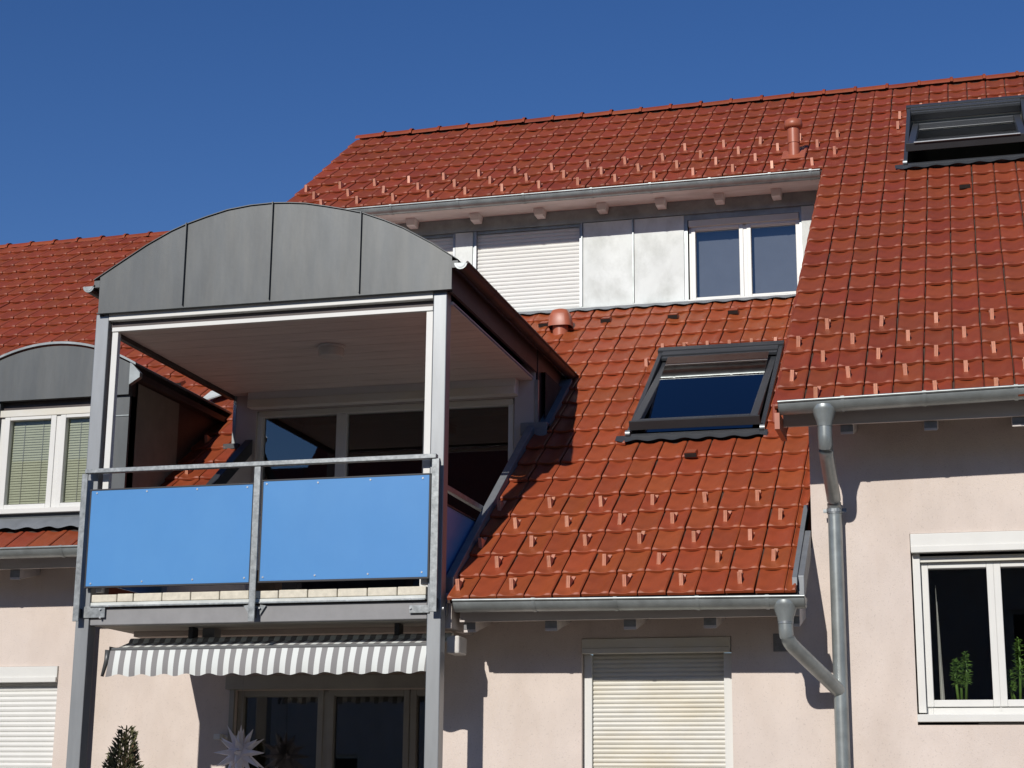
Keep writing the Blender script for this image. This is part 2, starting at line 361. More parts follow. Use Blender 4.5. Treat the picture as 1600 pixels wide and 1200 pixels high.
for r in range(5):
    for c in range(14, 34):
        x = MX1+(c+.44)*TW
        if (c+r) % 2 == 1 and XCUT+.06 < x < XV-.03: guard(low, SM, YE, ZM-.03, MX1, c, r)
for k in range(6): guard(low, SM, SKY1+.03, zM(SKY1+.03)-.05, SKX0-.06, k*1.03*(SKX1-SKX0)/TW/5.6, 0, .3)
guard(low, SM, SKY1-.33, zM(SKY1-.33)-.03, SKX0-.09-.44*TW, 0, 0)
for q in ((1080, 717), (1052, 500), (1146, 493), (947, 506), (850, 513)):
    p = onM(*q); tile_vent(low, (p.x, p.y, p.z-.01), SM)
# hooded clay vent
p = onM(876, 520); mb = MB(); mb.tube([p+Vector((0, 0, -.05)), p+Vector((0, 0, .17))], .08, 18)
cw = part(mb, 'vent_cowl', 'clay', low, smooth=True, angle=40)
mb = MB(); hp = []
for (w, d, z) in ((.122, .11, .055), (.117, .11, .10), (.105, .10, .175), (.08, .08, .225), (.03, .035, .245)):
    n = 20; hp.append([(p.x+math.copysign(abs(math.cos(a))**.55, math.cos(a))*w, p.y+math.copysign(abs(math.sin(a))**.55, math.sin(a))*d, p.z+z) for a in [2*math.pi*k/n for k in range(n)]])
mb.add([v for h in hp for v in h], [(i*20+k, i*20+(k+1) % 20, (i+1)*20+(k+1) % 20, (i+1)*20+k) for i in range(4) for k in range(20)]+[tuple(80+k for k in range(20))])
part(mb, 'cowl_hood', 'clay', low, smooth=True)
# zinc edge board at the right end, soffit and fascia of the eave
part(slope_box(XV, XV+.045, YE+.09, YW-.002, -.12, .05, zM), 'edge_board', 'lead', main, bevel=.004)
part(slope_box(XV-.03, XV+.002, YE+.03, YW+.3, .02, .075, zM), 'edge_flashing', 'lead', main)
XME = A(712, 960, 12.15).x
part(box(XME, XV-.002, YE+.19, YE+.215, ZM-.15, ZM+.04), 'fascia_board', 'offwhite_wood', main, bevel=.003)
part(MB().hexa([(x, Y, zM(Y)-.055+h) for h in (-.02, -.002) for Y in (YE+.216, YW) for x in (XME, XV)]), 'soffit', 'offwhite_wood', main)
for q in (735, 862, 985, 1110, 1240):
    x = A(q, 975, 12.3).x
    mb = MB().hexa([(xx, Y, z) for k in (0, 1) for Y in (YE+.225, YW+.02) for xx in (x-.045, x+.045) for z in ((ZM-.222+.35*TM*(Y-YE-.225)) if k == 0 else zM(Y)-.077,)])
    rf = part(mb, 'rafter', 'offwhite_wood', main, bevel=.003)
    part(MB().box(x-.0435, x+.0435, YE+.220, YE+.2245, ZM-.2, ZM-.06), 'rafter_end', 'end_grain', rf)  # end grain stops short; the pale strip below imitates a sunlit sliver
# apron flashing along the dormer foot
def wavy(mb, x0, x1, zt, zb, Yt, Yb, amp, phase, n):
    top = []; bot = []
    for i in range(n+1):
        x = x0+(x1-x0)*i/n; a = amp*math.cos(2*math.pi*((x-phase)/TW)); top.append((x, Yt, zt)); bot.append((x, Yb+a*.6, zb+a*.55))
    k = n+1; mb.add(top+bot, [(i, i+1, i+1+k, i+k) for i in range(n)])
mb = MB(); wavy(mb, -7.2, -1.30, zM(YF)+.03, zM(YF-.13)+.045, YF-.004, YF-.13, .018, MX1+.03, 240)
part(mb, 'apron_flashing', 'lead', low, smooth=True)

# ---- upper roof
XRV = -1.40; XRL = -7.30; XRR = 2.6
YG = onR(985, 288).y                          # dormer eave
YRIDGE = onR(1080, 168).y; ZRIDGE = zR(YRIDGE)
sr_c = [onR(1417, 175), onR(1600, 163), onR(1413, 265), onR(1600, 250)]
RSX0, RSX1 = (sr_c[0].x+sr_c[2].x)/2, (sr_c[0].x+sr_c[2].x)/2+1.22; RSY0, RSY1 = (sr_c[2].y+sr_c[3].y)/2, (sr_c[0].y+sr_c[1].y)/2
mb = MB(); YGR = YG-.13
deck_quad(mb, XRL, XRV, YGR+.07, YRIDGE, zR); deck_quad(mb, XRV, RSX0, YE+.03, YRIDGE, zR); deck_quad(mb, RSX0, RSX1, YE+.03, RSY0, zR); deck_quad(mb, RSX0, RSX1, RSY1, YRIDGE, zR); deck_quad(mb, RSX1, XRR, YE+.03, YRIDGE, zR)
uproof = part(mb, 'upper_roof', 'underlay', main)
RX0 = -1.409; RC0 = RX0-29*TW
nrow = int((YRIDGE-YE)/(ROW*math.cos(SR)))+1
rG = math.ceil((YGR-YE)/(ROW*math.cos(SR)))
def keepR(x, y, r):
    if y > YRIDGE: return False
    if x < XRV and r < rG: return False
    if x < XRL or x > XRR: return False
    return True
tiles(uproof, 'tile_up', SR, YE, ZR-.03, RC0, 50, nrow, keepR, 130, clip=lambda y: (XRL, 9), holes=[(RSX0+.01, RSX1-.01, RSY0-.1, RSY1+.05)])
for r in range(5):
    for c in range(29, 50):
        if (c+r) % 2 == 0: guard(uproof, SR, YE, ZR-.03, RC0, c, r, .42)
for r in range(rG, rG+4):
    for c in range(0, 30):
        x = RC0+(c+.42)*TW
        if (c+r) % 2 == 0 and x > XRL+.05 and (r < rG+3 or c > 20): guard(uproof, SR, YE, ZR-.03, RC0, c, r, .42)
for k in range(6): guard(uproof, SR, RSY1+.03, zR(RSY1+.03)-.06, RSX0+.08, k*1.02, 0, .3)
for k in (.28, .60): guard(uproof, SR, RSY1-k, zR(RSY1-k)-.03, RSX0-.08-.44*TW, 0, 0)
p = onR(1508, 297); tile_vent(uproof, (p.x, p.y, p.z-.01), SR)
# ridge tiles
def ridge(parent, x0, x1, Y, Z, m):
    n = 12; L = .36; mb = MB(); k = 0
    for (a, r) in ((0, .125), (.03, .128), (.035, .112), (.33, .105), (.38, .104)):
        for i in range(n+1):
            t = math.pi*(.04+.92*i/n); mb.v.append((a, -math.cos(t)*r, math.sin(t)*r*.85))
    mb.f = [(j*(n+1)+i, j*(n+1)+i+1, (j+1)*(n+1)+i+1, (j+1)*(n+1)+i) for j in range(4) for i in range(n)]
    me = mb.mesh('ridge_tile', True); me.set_sharp_from_angle(angle=math.radians(40)); me.materials.append(MATS[m])
    x = x0
    while x < x1:
        o = bpy.data.objects.new('ridge_tile', me); COL.objects.link(o); o.parent = parent
        o.matrix_basis = Matrix.Translation((x+L, Y, Z-.066+random.gauss(0, .002))) @ Matrix.Rotation(math.pi, 4, 'Z') @ Matrix.Rotation(random.gauss(0, .006), 4, 'Y'); x += L
ridge(uproof, XRL-.03, XRR, YRIDGE+.05, ZRIDGE+.04, 'tile_up')
# verge tiles: an edge lip down the open sides
for (x0, r0, r1) in ((XRV-.012, 0, rG), (XRL-.02, rG, nrow)):
    for r in range(r0, r1):
        Y0_, Y1_ = YE+r*ROW*math.cos(SR)-.003, YE+(r+1.12)*ROW*math.cos(SR)
        if Y1_ > YRIDGE+.1: continue
        mb = MB().hexa([(x, Y, zR(Y)-.03+h+(0.034 if Y < Y1_ else .010)) for h in (-.11, .022) for Y in (Y0_, Y1_) for x in (x0-.012, x0+.022)])
        part(mb, 'verge_tile', 'tile_up', uproof, bevel=.006)
# back slope behind the ridge
part(MB().quad((XRL, YRIDGE+.1, ZRIDGE-.02), (XRR, YRIDGE+.1, ZRIDGE-.02), (XRR, YRIDGE+7, ZRIDGE-5.1), (XRL, YRIDGE+7, ZRIDGE-5.1)), 'rear_roof', 'tile_up', main)
# clay vent pipe on the upper roof
p = onR(1241, 248); mb = MB(); z = p.z
mb.tube([(p.x, p.y, z-.1), (p.x, p.y, z+.17)], .058, 20); mb.tube([(p.x, p.y, z+.165), (p.x, p.y, z+.33)], .064, 20)
part(mb, 'vent_pipe', 'clay', uproof, smooth=True, angle=40)
mb = MB(); mb.tube([(p.x, p.y, z+.325), (p.x, p.y, z+.34), (p.x, p.y, z+.37), (p.x, p.y, z+.41), (p.x, p.y, z+.435)], [.075, .092, .096, .088, .05], 24)
part(mb, 'vent_cap', 'clay', uproof, smooth=True, angle=50)
mb = MB(); mb.obox((p.x, p.y-.02, z+.035), (.12, 0, 0), (0, .13*math.cos(SR), .13*math.sin(SR)), (0, -.012*math.sin(SR), .012*math.cos(SR))); part(mb, 'pipe_collar', 'clay', uproof, bevel=.008)
# eave of the right roof: fascia, soffit, rafters
part(box(XRV+.03, XRR, YE+.19, YE+.215, ZR-.10, ZR+.04), 'fascia_board', 'offwhite_wood', main, bevel=.003)
part(MB().hexa([(x, Y, zR(Y)-.055+h) for h in (-.02, -.002) for Y in (YE+.216, YW) for x in (XRV+.02, XRR)]), 'soffit', 'offwhite_wood', main)
for q in (1323, 1454, 1592):
    x = A(q, 660, 12.3).x
    rf = part(MB().hexa([(xx, Y, z) for k in (0, 1) for Y in (YE+.225, YW+.02) for xx in (x-.045, x+.045) for z in ((ZR-.165+.35*TR*(Y-YE-.225)) if k == 0 else zR(Y)-.077,)]), 'rafter', 'offwhite_wood', main, bevel=.003)
    part(MB().box(x-.0435, x+.0435, YE+.220, YE+.2245, ZR-.147, ZR-.0), 'rafter_end', 'end_grain', rf)
part(box(XRV-.005, XRV+.03, YE-.03, YE+.4, ZR-.16, ZR-.045), 'verge_board', 'clay', main)

# ---- gutters
def gutter(parent, P0, P1, r, brackets=(), outlet=None, name='gutter', gm='zinc_gutter'):
    P0, P1 = Vector(P0), Vector(P1); d = P1-P0; n = 14; mb = MB(); side = d.normalized().cross(Vector((0, 0, 1))).normalized()
    if abs(d.y) < abs(d.x): side = Vector((0, -1, 0))
    prof = [(math.cos(math.pi*(1+k/n))*r, math.sin(math.pi*(1+k/n))*r) for k in range(n+1)]
    prof2 = [(math.cos(math.pi*(1+k/n))*(r-.004), math.sin(math.pi*(1+k/n))*(r-.004)) for k in range(n, -1, -1)]
    al = prof+prof2; m = len(al)
    mb.add([e+side*a+Vector((0, 0, b)) for e in (P0, P1) for a, b in al], [(i, (i+1) % m, (i+1) % m+m, i+m) for i in range(m)])
    g_ = part(mb, name, gm, parent, smooth=True, angle=50)
    b = MB(); b.tube([P0+side*(r+.002), P1+side*(r+.002)], .010, 10); part(b, 'gutter_bead', gm, g_, smooth=True, angle=50)
    for e in (P0, P1):
        c = MB().prism([e+side*a+Vector((0, 0, q)) for a, q in prof], d.normalized()*(.004 if e is P0 else -.004)); part(c, 'end_cap', 'zinc_gutter', g_)
        c = MB(); c.add([e+(-d.normalized()*.003 if e is P0 else d.normalized()*.003)+side*a*s_+Vector((0, 0, q*s_)) for s_ in (.62, .74) for a, q in prof], [(i, i+1, i+1+len(prof), i+len(prof)) for i in range(len(prof)-1)]); part(c, 'cap_rib', 'galv', g_)
    for t in brackets:
        e = P0+d*t; u = d.normalized()*.012; c = MB()
        pr2 = [(math.cos(math.pi*(1+k/n))*(r+.004), math.sin(math.pi*(1+k/n))*(r+.004)) for k in range(n+1)]
        c.add([e+w+side*a+Vector((0, 0, q)) for w in (-u, u) for a, q in pr2], [(i, i+1, i+1+n+1, i+n+1) for i in range(n)]); c.obox(e+side*(r+.004)+Vector((0, 0, .004)), u*1.1, Vector((0, .004, 0)) if abs(side.y) > .5 else Vector((.004, 0, 0)), (0, 0, .008))
        part(c, 'gutter_bracket', gm, g_, smooth=True, angle=40)
    return g_
def gut_x(pa, pb, Y, r=.078):   # lip pixels -> gutter axis ends
    a, b = A(*pa, Y-r), A(*pb, Y-r); return (a.x, Y, a.z), (b.x, Y, b.z)
YGU = YE+.025
a, b = gut_x((707, 938), (1257, 931), YGU); gM = gutter(main, a, b, .078, [(q-707)/550 for q in (838, 968, 1095, 1201)])
a2, b2 = gut_x((1215, 628), (1640, 600), YGU); gR = gutter(main, a2, b2, .078, [(q-1215)/425 for q in (1319, 1448, 1589)])
aD = A(548, 326.5, YGR-.02-.07); bD = A(1281, 265, YGR-.02-.07)
gD = gutter(main, (XRL+.02, YGR-.02, aD.z), (bD.x, YGR-.02, bD.z), .07, [(A(q, 290, YGR).x-XRL)/(bD.x-XRL) for q in (613, 717, 819, 925, 1017, 1110, 1204, 1268)])
ZSO = A(1000, 302, YGR+.08).z
part(box(XRL+.04, XRV-.04, YGR+.07, YGR+.09, ZSO, zR(YGR)+.0), 'dormer_fascia', 'eave_wood_lit', main, bevel=.003)

# ---- downpipes
def funnel(parent, x, Y, z, w=.095):
    mb = MB(); n = 20; rings = []
    for (t, rx, ry) in ((-.012, w*.9, .083), (-.03, w*.92, .085), (-.045, w*.90, .084), (-.125, .0575, .0575), (-.16, .0525, .0525)):
        rings.append([(x+math.cos(2*math.pi*k/n)*rx, Y+math.sin(2*math.pi*k/n)*ry, z+t) for k in range(n)])
    mb.add([v for r_ in rings for v in r_], [(i*n+k, i*n+(k+1) % n, (i+1)*n+(k+1) % n, (i+1)*n+k) for i in range(4) for k in range(n)]); return part(mb, 'outlet_funnel', 'zinc_gutter', parent, smooth=True)
def bend(path, k=6):
    p = [Vector(q) for q in path]; out = [p[0]]
    for i in range(1, len(p)-1):
        a = p[i]+(p[i-1]-p[i]).normalized()*min(.10, (p[i-1]-p[i]).length*.45); b = p[i]+(p[i+1]-p[i]).normalized()*min(.10, (p[i+1]-p[i]).length*.45)
        for j in range(k+1): t = j/k; out.append(a*(1-t)**2+p[i]*2*t*(1-t)+b*t*t)
    return out+[p[-1]]
YPI = YW-.09
pw = A(1311, 1000, YPI); zt = A(1288, 628, YGU-.07).z; xo = A(1288, 645, YGU).x
top = A(1310, 785, YPI)
pipe = part(MB().tube(bend([(xo, YGU, zt-.12), (xo, YGU, A(1290, 700, YGU).z), (pw.x, YPI, top.z), (pw.x, YPI, top.z-.2), (pw.x, YPI, G)]), .05, 20), 'downpipe', 'zinc_gutter', main, smooth=True, angle=60)
funnel(pipe, xo, YGU, zt-.0)
mb = MB(); zc = A(1310, 798, YPI).z; mb.tube([(pw.x, YPI, zc-.022), (pw.x, YPI, zc+.022)], .055, 20); part(mb, 'pipe_collar', 'galv', pipe, smooth=True, angle=40)
mb = MB(); mb.tube([(pw.x, YPI, zc-.012), (pw.x, YPI, zc+.012)], .058, 20); mb.box(pw.x+.05, pw.x+.085, YPI-.012, YPI+.012, zc-.014, zc+.014); mb.box(pw.x-.08, pw.x-.05, YPI-.01, YPI+.01, zc-.012, zc+.012); mb.box(pw.x-.008, pw.x+.008, YPI+.05, YW, zc-.008, zc+.008)
part(mb, 'pipe_clamp', 'galv', pipe)
zt2 = A(1226, 934, YGU-.07).z; xo2 = A(1227, 950, YGU).x
p1 = A(1228, 1000, YGU+.02); p2 = A(1313, 1081, YPI)
pipe2 = part(MB().tube(bend([(xo2, YGU, zt2-.12), (xo2, YGU, p1.z), tuple(p2)]), .05, 20), 'downpipe', 'zinc_gutter', main, smooth=True, angle=60)
funnel(pipe2, xo2, YGU, zt2)
mb = MB(); mb.tube([(xo2, YGU, zt2-.17), (xo2, YGU, zt2-.13)], .0535, 20); part(mb, 'pipe_collar', 'galv', pipe2, smooth=True, angle=40)

# ---- front walls
XC = A(1266, 760, YW).x                       # corner where the right wall rises
XM0 = A(690, 1120, YW).x-.03
sx0, sx1 = A(909, 998, YW).x, A(1142, 992, YW).x; sz1 = A(1025, 996, YW).z
wx0, wx1 = A(1421, 834, YW).x, A(1421, 834, YW).x+1.42; wz1, wz0 = A(1421, 834, YW).z, A(1433, 1133, YW).z
mb = MB(); wallmesh(mb, XM0, XC, G, zM(YW)-.08, YW, .3, [(sx0, sx1, G+.05, sz1)]); wallmesh(mb, XC, XRR, G, zR(YW)-.08, YW, .3, [(wx0, wx1, wz0, wz1)])
mb.quad((XM0, YW, G), (XM0, YW, zM(YW)-.08), (XM0, YLW+.2, zM(YW)-.08), (XM0, YLW+.2, G))
mb.quad((XC, YW, G), (XC, YRIDGE, G), (XC, YRIDGE, zR(YRIDGE)-.1), (XC, YW, zR(YW)-.1))
part(mb, 'wall', 'plaster', main)
# closed roller shutter in the middle
sh = part(MB().box(sx0+.004, sx1-.004, YW-.018, YW+.17, A(1025, 1016, YW).z, sz1-.004), 'shutter_window', 'cream', main, bevel=.004)
zb = A(1025, 1020, YW).z
part(box(sx0+.006, sx1-.006, YW-.026, YW+.05, zb-.002, A(1025, 1012, YW).z), 'shutter_box_lip', 'cream', sh, bevel=.004)
for x in (sx0+.035, sx1-.035): part(box(x-.03, x+.03, YW+.055, YW+.12, G+.06, zb-.003), 'guide_rail', 'white', sh, bevel=.003)
part(slats(sx0+.065, sx1-.065, G+.06, zb+.03, YW+.085, .0325), 'shutter_curtain', 'cream', sh, smooth=False)
# vent grille in the wall
vx0, vx1, vz0, vz1 = A(1208, 990, YW).x, A(1233, 990, YW).x, A(1220, 1018, YW).z, A(1220, 990, YW).z
mb = MB(); mb.box(vx0, vx1, YW-.006, YW-.001, vz0, vz1)
for k in range(6): mb.box(vx0+.008, vx1-.008, YW-.012, YW-.006, vz0+.008+k*.02, vz0+.018+k*.02)
part(mb, 'wall_vent', 'end_grain', main)
# right window with plants
def window(parent, name, x0, x1, z0, z1, Y, fwid, panes, sash=.045, gl='glass', frame_m='white', depth=.07, rm='room', rdepth=1.6, gap=.0):
    mb = MB(); ring(mb, x0, x1, z0, z1, Y, Y+depth, fwid); w = part(mb, name, frame_m, parent, bevel=.003)
    for (a, b, c, d) in panes:
        mb = MB(); ring(mb, a-sash, b+sash, c-sash, d+sash, Y-.016, Y+depth-.01, sash); part(mb, 'sash', frame_m, w, bevel=.004)
        part(MB().quad((a-.005, Y+.03, c-.005), (b+.005, Y+.03, c-.005), (b+.005, Y+.03, d+.005), (a-.005, Y+.03, d+.005)), 'pane', gl, w)
    for k in range(len(panes)-1):
        m0, m1 = panes[k][1]+sash-.004, panes[k+1][0]-sash+.004
        if m1 > m0: part(box(m0, m1, Y-.006, Y+depth-.004, z0+fwid*.5, z1-fwid*.5), 'mullion', frame_m, w)
    room(w, x0, x1, z0, z1, Y+depth+.002, rdepth, rm)
    return w
YWI = YW+.10
pz1, pz0 = A(1450, 889, YWI).z, A(1458, 1094, YWI).z
pa = (A(1450, 889, YWI).x, A(1541, 887, YWI).x); pb = (A(1563, 886, YWI).x, A(1563, 886, YWI).x+(pa[1]-pa[0]))
bz = A(1421, 862, YW).z
wr = window(main, 'window', A(1437, 880, YWI).x, pb[1]+.10, wz0+.075, A(1437, 879, YWI).z, YWI, .05, [(pa[0], pa[1], pz0, pz1), (pb[0], pb[1], pz0, pz1)], sash=.048, gl='glass_clear')
part(box(wx0+.004, wx1-.004, YW-.02, YWI+.06, bz, wz1-.004), 'shutter_box', 'white', wr, bevel=.005)
part(box(wx0+.006, wx1-.006, YW-.03, YW+.03, bz-.012, bz+.035), 'box_lip', 'white', wr, bevel=.004)
part(box(wx0+.06, wx1-.06, YW+.05, YW+.075, A(1437, 879, YWI).z-.005, bz-.03), 'shutter_end_slat', 'cream', wr)
part(box(wx0+.01, wx0+.062, YW+.035, YWI+.02, wz0+.085, bz-.013), 'guide_rail', 'white', wr, bevel=.003)
part(MB().hexa([(x, Y, z) for z, in ((wz0+.02,), (wz0+.072,)) for Y in (YW-.03, YWI+.03) for x in (wx0, wx1)]), 'sill', 'white', wr, bevel=.004)
mb = MB(); nn = 14
for i in range(nn):
    x = pa[0]+.04+i*.0022; mb.quad((x, YWI+.14+.012*math.sin(i*1.7), pz0), (x+.0022, YWI+.14+.012*math.sin((i+1)*1.7), pz0), (x+.0022-.0022*i*.6, YWI+.14+.012*math.sin((i+1)*1.7), pz1-.1-.02*i), (x-.0022*i*.6, YWI+.14+.012*math.sin(i*1.7), pz1-.1-.02*i))
part(mb, 'curtain', 'white', wr)

# ---- long dormer face
def fx(q): return A(q, 410, YF).x
def fz(x, y): return A(x, y, YF).z
dz0 = zM(YF)+.02; dztop = ZSO+.01
shz1 = fz(820, 356); shz0 = fz(820, 486)
wdx0, wdx1 = fx(1075), fx(1251); wdz1, wdz0 = fz(1160, 338), fz(1160, 466)
holes = [(fx(741), fx(909), shz0, shz1), (wdx0, wdx1, wdz0, wdz1), (fx(555), fx(711), shz0, shz1)]
mb = MB(); wallmesh(mb, XRL+.15, XRV-.02, zM(YF)-.3, dztop, YF, .12, holes); dorm = part(mb, 'dormer_wall', 'zinc_gutter', main)
for (a, b) in ((711, 739), (911, 989), (991, 1070), (1254, 1275)):
    x0, x1 = fx(a), min(fx(b), XRV-.025)
    part(box(x0+.003, x1-.003, YF-.014, YF-.001, shz0-.0, shz1-.005), 'zinc_panel', 'zinc_bright', dorm, bevel=.004)
for q in (910, 990): part(box(fx(q)-.006, fx(q)+.006, YF-.032, YF-.001, shz0, shz1-.004), 'standing_seam', 'zinc_gutter', dorm)
part(box(XRL+.15, XRV-.022, YF-.02, YF-.001, shz1+.001, dztop), 'head_band', 'zinc_gutter', dorm, bevel=.003)
part(box(XRL+.15, XRV-.022, YF-.045, YF-.001, shz0-.05, shz0-.006), 'sill_strip', 'zinc_bright', dorm, bevel=.004)
for (a, b) in ((741, 909), (555, 711)):
    s_ = part(slats(fx(a)+.025, fx(b)-.02, shz0, shz1-.03, YF+.03, .042), 'roller_shutter', 'white', dorm)
    for x in (fx(a)+.002, fx(b)-.022): part(box(x, x+.022, YF-.012, YF+.05, shz0, shz1-.002), 'guide_rail', 'alu', dorm)
    part(box(fx(a)+.024, fx(b)-.022, YF+.01, YF+.05, shz1-.03, shz1-.001), 'shutter_head', 'zinc_gutter', dorm)
YFW = YF+.035
def dq(x, y): p = A(x, y, YFW); return p.x, p.z
p1x0, p1z1 = dq(1086.5, 360); p1x1, p1z0 = dq(1157, 461); p2x0, _ = dq(1173, 352); p2x1, _ = dq(1243, 349)
wd = window(main, 'dormer_window', wdx0+.01, wdx1-.005, wdz0+.005, wdz1-.075, YFW, .035, [(p1x0, p1x1, p1z0, p1z1), (p2x0, p2x1, p1z0, p1z1)], sash=.042, rm='room')
part(box(wdx0+.01, wdx1-.005, YF-.004, YFW+.06, wdz1-.073, wdz1-.003), 'shutter_box', 'cream', wd, bevel=.004)
part(box(p1x0-.05, p2x1+.05, YFW+.10, YFW+.108, p1z0-.05, p1z1+.05), 'roller_blind', 'shade_blind', wd)
part(box(wdx0, wdx1, YF-.05, YF+.03, wdz0-.03, wdz0+.004), 'sill', 'white', wd, bevel=.004)
# soffit and rafters under the dormer eave
part(box(XRL+.05, XRV-.03, YGR+.091, YF+.1, ZSO+.003, ZSO+.02), 'soffit', 'eave_wood_lit', main)
for q in (640, 740, 840, 938, 1030, 1122, 1212):
    x = A(q, 325, YF-.2).x
    part(MB().hexa([(x+xx*w, Y, z) for w, z in ((.8, ZSO-.075), (1, ZSO+.002)) for Y in (YF-.17, YF-.022) for xx in (-.055, .055)]), 'rafter', 'eave_wood_lit', main, bevel=.003)
part(MB().quad((XRL+.15, YF, dz0-3), (XRL+.15, YRIDGE+6, dz0-3), (XRL+.15, YRIDGE, ZRIDGE-.1), (XRL+.15, YF, dztop)), 'gable_wall', 'plaster', main)

# ---- roof windows
def roof_window(x0, x1, Y0, Y1, slope, zf, ang, name, rails, ptilt, blind=True):  # blind: adds the dark plate that stands for the gap above the sash
    L = (Y1-Y0)/math.cos(slope); w = x1-x0; fr = frame(slope, x0, Y0, zf(Y0))
    def pt(mb, nm, m, mx=None, par=None, **k):
        mb.v = [tuple((fr @ (mx or Matrix.Identity(4))) @ Vector(v)) for v in mb.v]; return part(mb, nm, m, par if par else rw, **k)
    mb = MB(); h = .065; t = .04
    mb.box(0, t, 0, L, -.05, h); mb.box(w-t, w, 0, L, -.05, h); mb.box(t, w-t, 0, .05, -.05, .05); mb.box(t, w-t, L-.16, L, -.05, h+.01)
    mb.v = [tuple(fr @ Vector(v)) for v in mb.v]; rw = part(mb, name, 'anthracite', main, bevel=.006)
    pt(MB().box(-.008, w+.008, L-.07, L+.015, .02, h+.022), 'top_hood', 'anthracite', bevel=.006)
    pt(MB().box(t+.005, w-t-.005, L-.21, L-.165, .03, h-.005), 'shutter_roll', 'anthracite', bevel=.004)
    # inner lining, a dark well down into the room
    mb = MB(); a0, a1, b0, b1 = t, w-t, .05, L-.16; dd = -1.2
    for q in (((a0, b0), (a0, b1)), ((a1, b1), (a1, b0)), ((a0, b1), (a1, b1)), ((a1, b0), (a0, b0))):
        mb.quad((q[0][0], q[0][1], -.05), (q[1][0], q[1][1], -.05), (q[1][0], q[1][1], dd), (q[0][0], q[0][1], dd))
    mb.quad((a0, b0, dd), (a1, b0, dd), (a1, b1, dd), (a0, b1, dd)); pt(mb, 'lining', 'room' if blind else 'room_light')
    if blind: pt(MB().box(t+.002, w-t-.002, L-.16-.19*L, L-.165, .004, .010), 'gap_plate', 'darkframe')  # dark plate added for the black open gap; no blind hangs here
    for yy in ((.19,) if blind else ()): pt(MB().tube([(t+.06, L-.16-yy*L, .014), (w-t-.01, L-.16-yy*L, .014)], .006, 8), 'gap_bar', 'alu')  # bar on the plate's edge, standing for a pale reflected line
    # pivoted sash
    Ls = L-.16-.06; mid = .05+Ls*.5
    R_ = Matrix.Translation((0, mid, .045)) @ Matrix.Rotation(math.radians(ang), 4, 'X')
    s0, s1 = t+.012, w-t-.012; hl = Ls/2-.01; mb = MB(); sw = .066
    mb.box(s0, s0+sw, -hl, hl, -.02, .035); mb.box(s1-sw, s1, -hl, hl, -.02, .035); mb.box(s0+sw, s1-sw, -hl, -hl+.085, -.02, .035); mb.box(s0+sw, s1-sw, hl-.06, hl, -.02, .035)
    pt(mb, 'sash', 'anthracite', R_, bevel=.006)
    pt(MB().box(s0+sw-.004, s1-sw+.004, -hl+.08, hl-.055, -.003, .003), 'pane', 'glass_sky', R_ @ Matrix.Rotation(math.radians(ptilt), 4, 'X'))
    mb = MB(); mb.box(s0-.02, s1+.02, -hl-.012, -hl+.012, -.035, .045); pt(mb, 'sash_lip', 'darkframe', R_, bevel=.004)
    for (yy, rr, zz) in rails: pt(MB().tube([(s0+.06, hl*yy, zz), (s1-.06, hl*yy, zz)], rr, 8), 'rail', 'alu', R_)
    for xx in (t*.4, w-t*.4): pt(MB().tube([(xx-.02, .04, h-.01), (xx+.02, .04, h-.01)], .03, 12), 'side_cap', 'galv', smooth=True, angle=40)
    # lead apron below
    mb = MB(); wavy_pts = []
    n = 60; xa = lambda i: -.08+(w+.11)*i/n; top = [(xa(i), .02, .048) for i in range(n+1)]; bot = [(xa(i), -.065-.006*math.cos(2*math.pi*xa(i)/TW), .036-.006*math.cos(2*math.pi*xa(i)/TW)) for i in range(n+1)]
    mb.add(top+bot, [(i, i+1, i+n+2, i+n+1) for i in range(n)]); pt(mb, 'apron', 'anthracite', smooth=True)
    return rw
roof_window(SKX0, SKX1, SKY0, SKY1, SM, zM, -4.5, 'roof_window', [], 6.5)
roof_window(RSX0, RSX1, RSY0, RSY1, SR, zR, -9, 'roof_window', [(-1.02, .008, .05)], 0, False)

# ---- recessed terrace wall with door (under the balcony), loggia
dx0, dx1 = A(368, 1085, YLW).x, A(368, 1085, YLW).x+2.55; dzt = A(376, 1079, YLW).z
XN = A(122, 1000, YLL).x
mb = MB(); wallmesh(mb, XN, XM0+.02, G, 3.75, YLW, .25, [(dx0, dx1, G+.02, dzt)]); part(mb, 'terrace_wall', 'plaster', main)
bx0 = A(357, 1062, YLW).x; bz0, bz1 = A(380, 1077, YLW-.05).z, A(380, 1056, YLW-.05).z
dt = [(A(a_, 1085, YLW+.06).x, A(b_, 1085, YLW+.06).x, G+.14, A(380, 1088, YLW+.06).z) for a_, b_ in ((382, 498), (523, 632))]; dt.append((dt[1][1]+.11, dx1-.09, G+.14, dt[0][3]))
td = window(main, 'terrace_door', dx0+.01, dx1-.01, G+.03, dzt-.005, YLW+.06, .045, dt, sash=.05, gl='glass', frame_m='frame_shaded')
part(box(bx0, dx1+.1, YLW-.06, YLW-.002, bz0, bz1), 'shutter_box', 'frame_shaded', td, bevel=.005)
part(box(bx0+.03, bx0+.07, YLW-.03, YLW-.002, G, bz0), 'guide_rail', 'frame_shaded', td)
bp = A(344, 1152, YLW-.03); mb = MB().box(bp.x-.03, bp.x+.03, YLW-.10, YLW-.002, bp.z-.02, bp.z+.025); mb.box(bp.x+.03, bp.x+.16, YLW-.02, YLW-.003, bp.z-.015, bp.z+.015); part(mb, 'wall_bracket', 'white', main, bevel=.004)

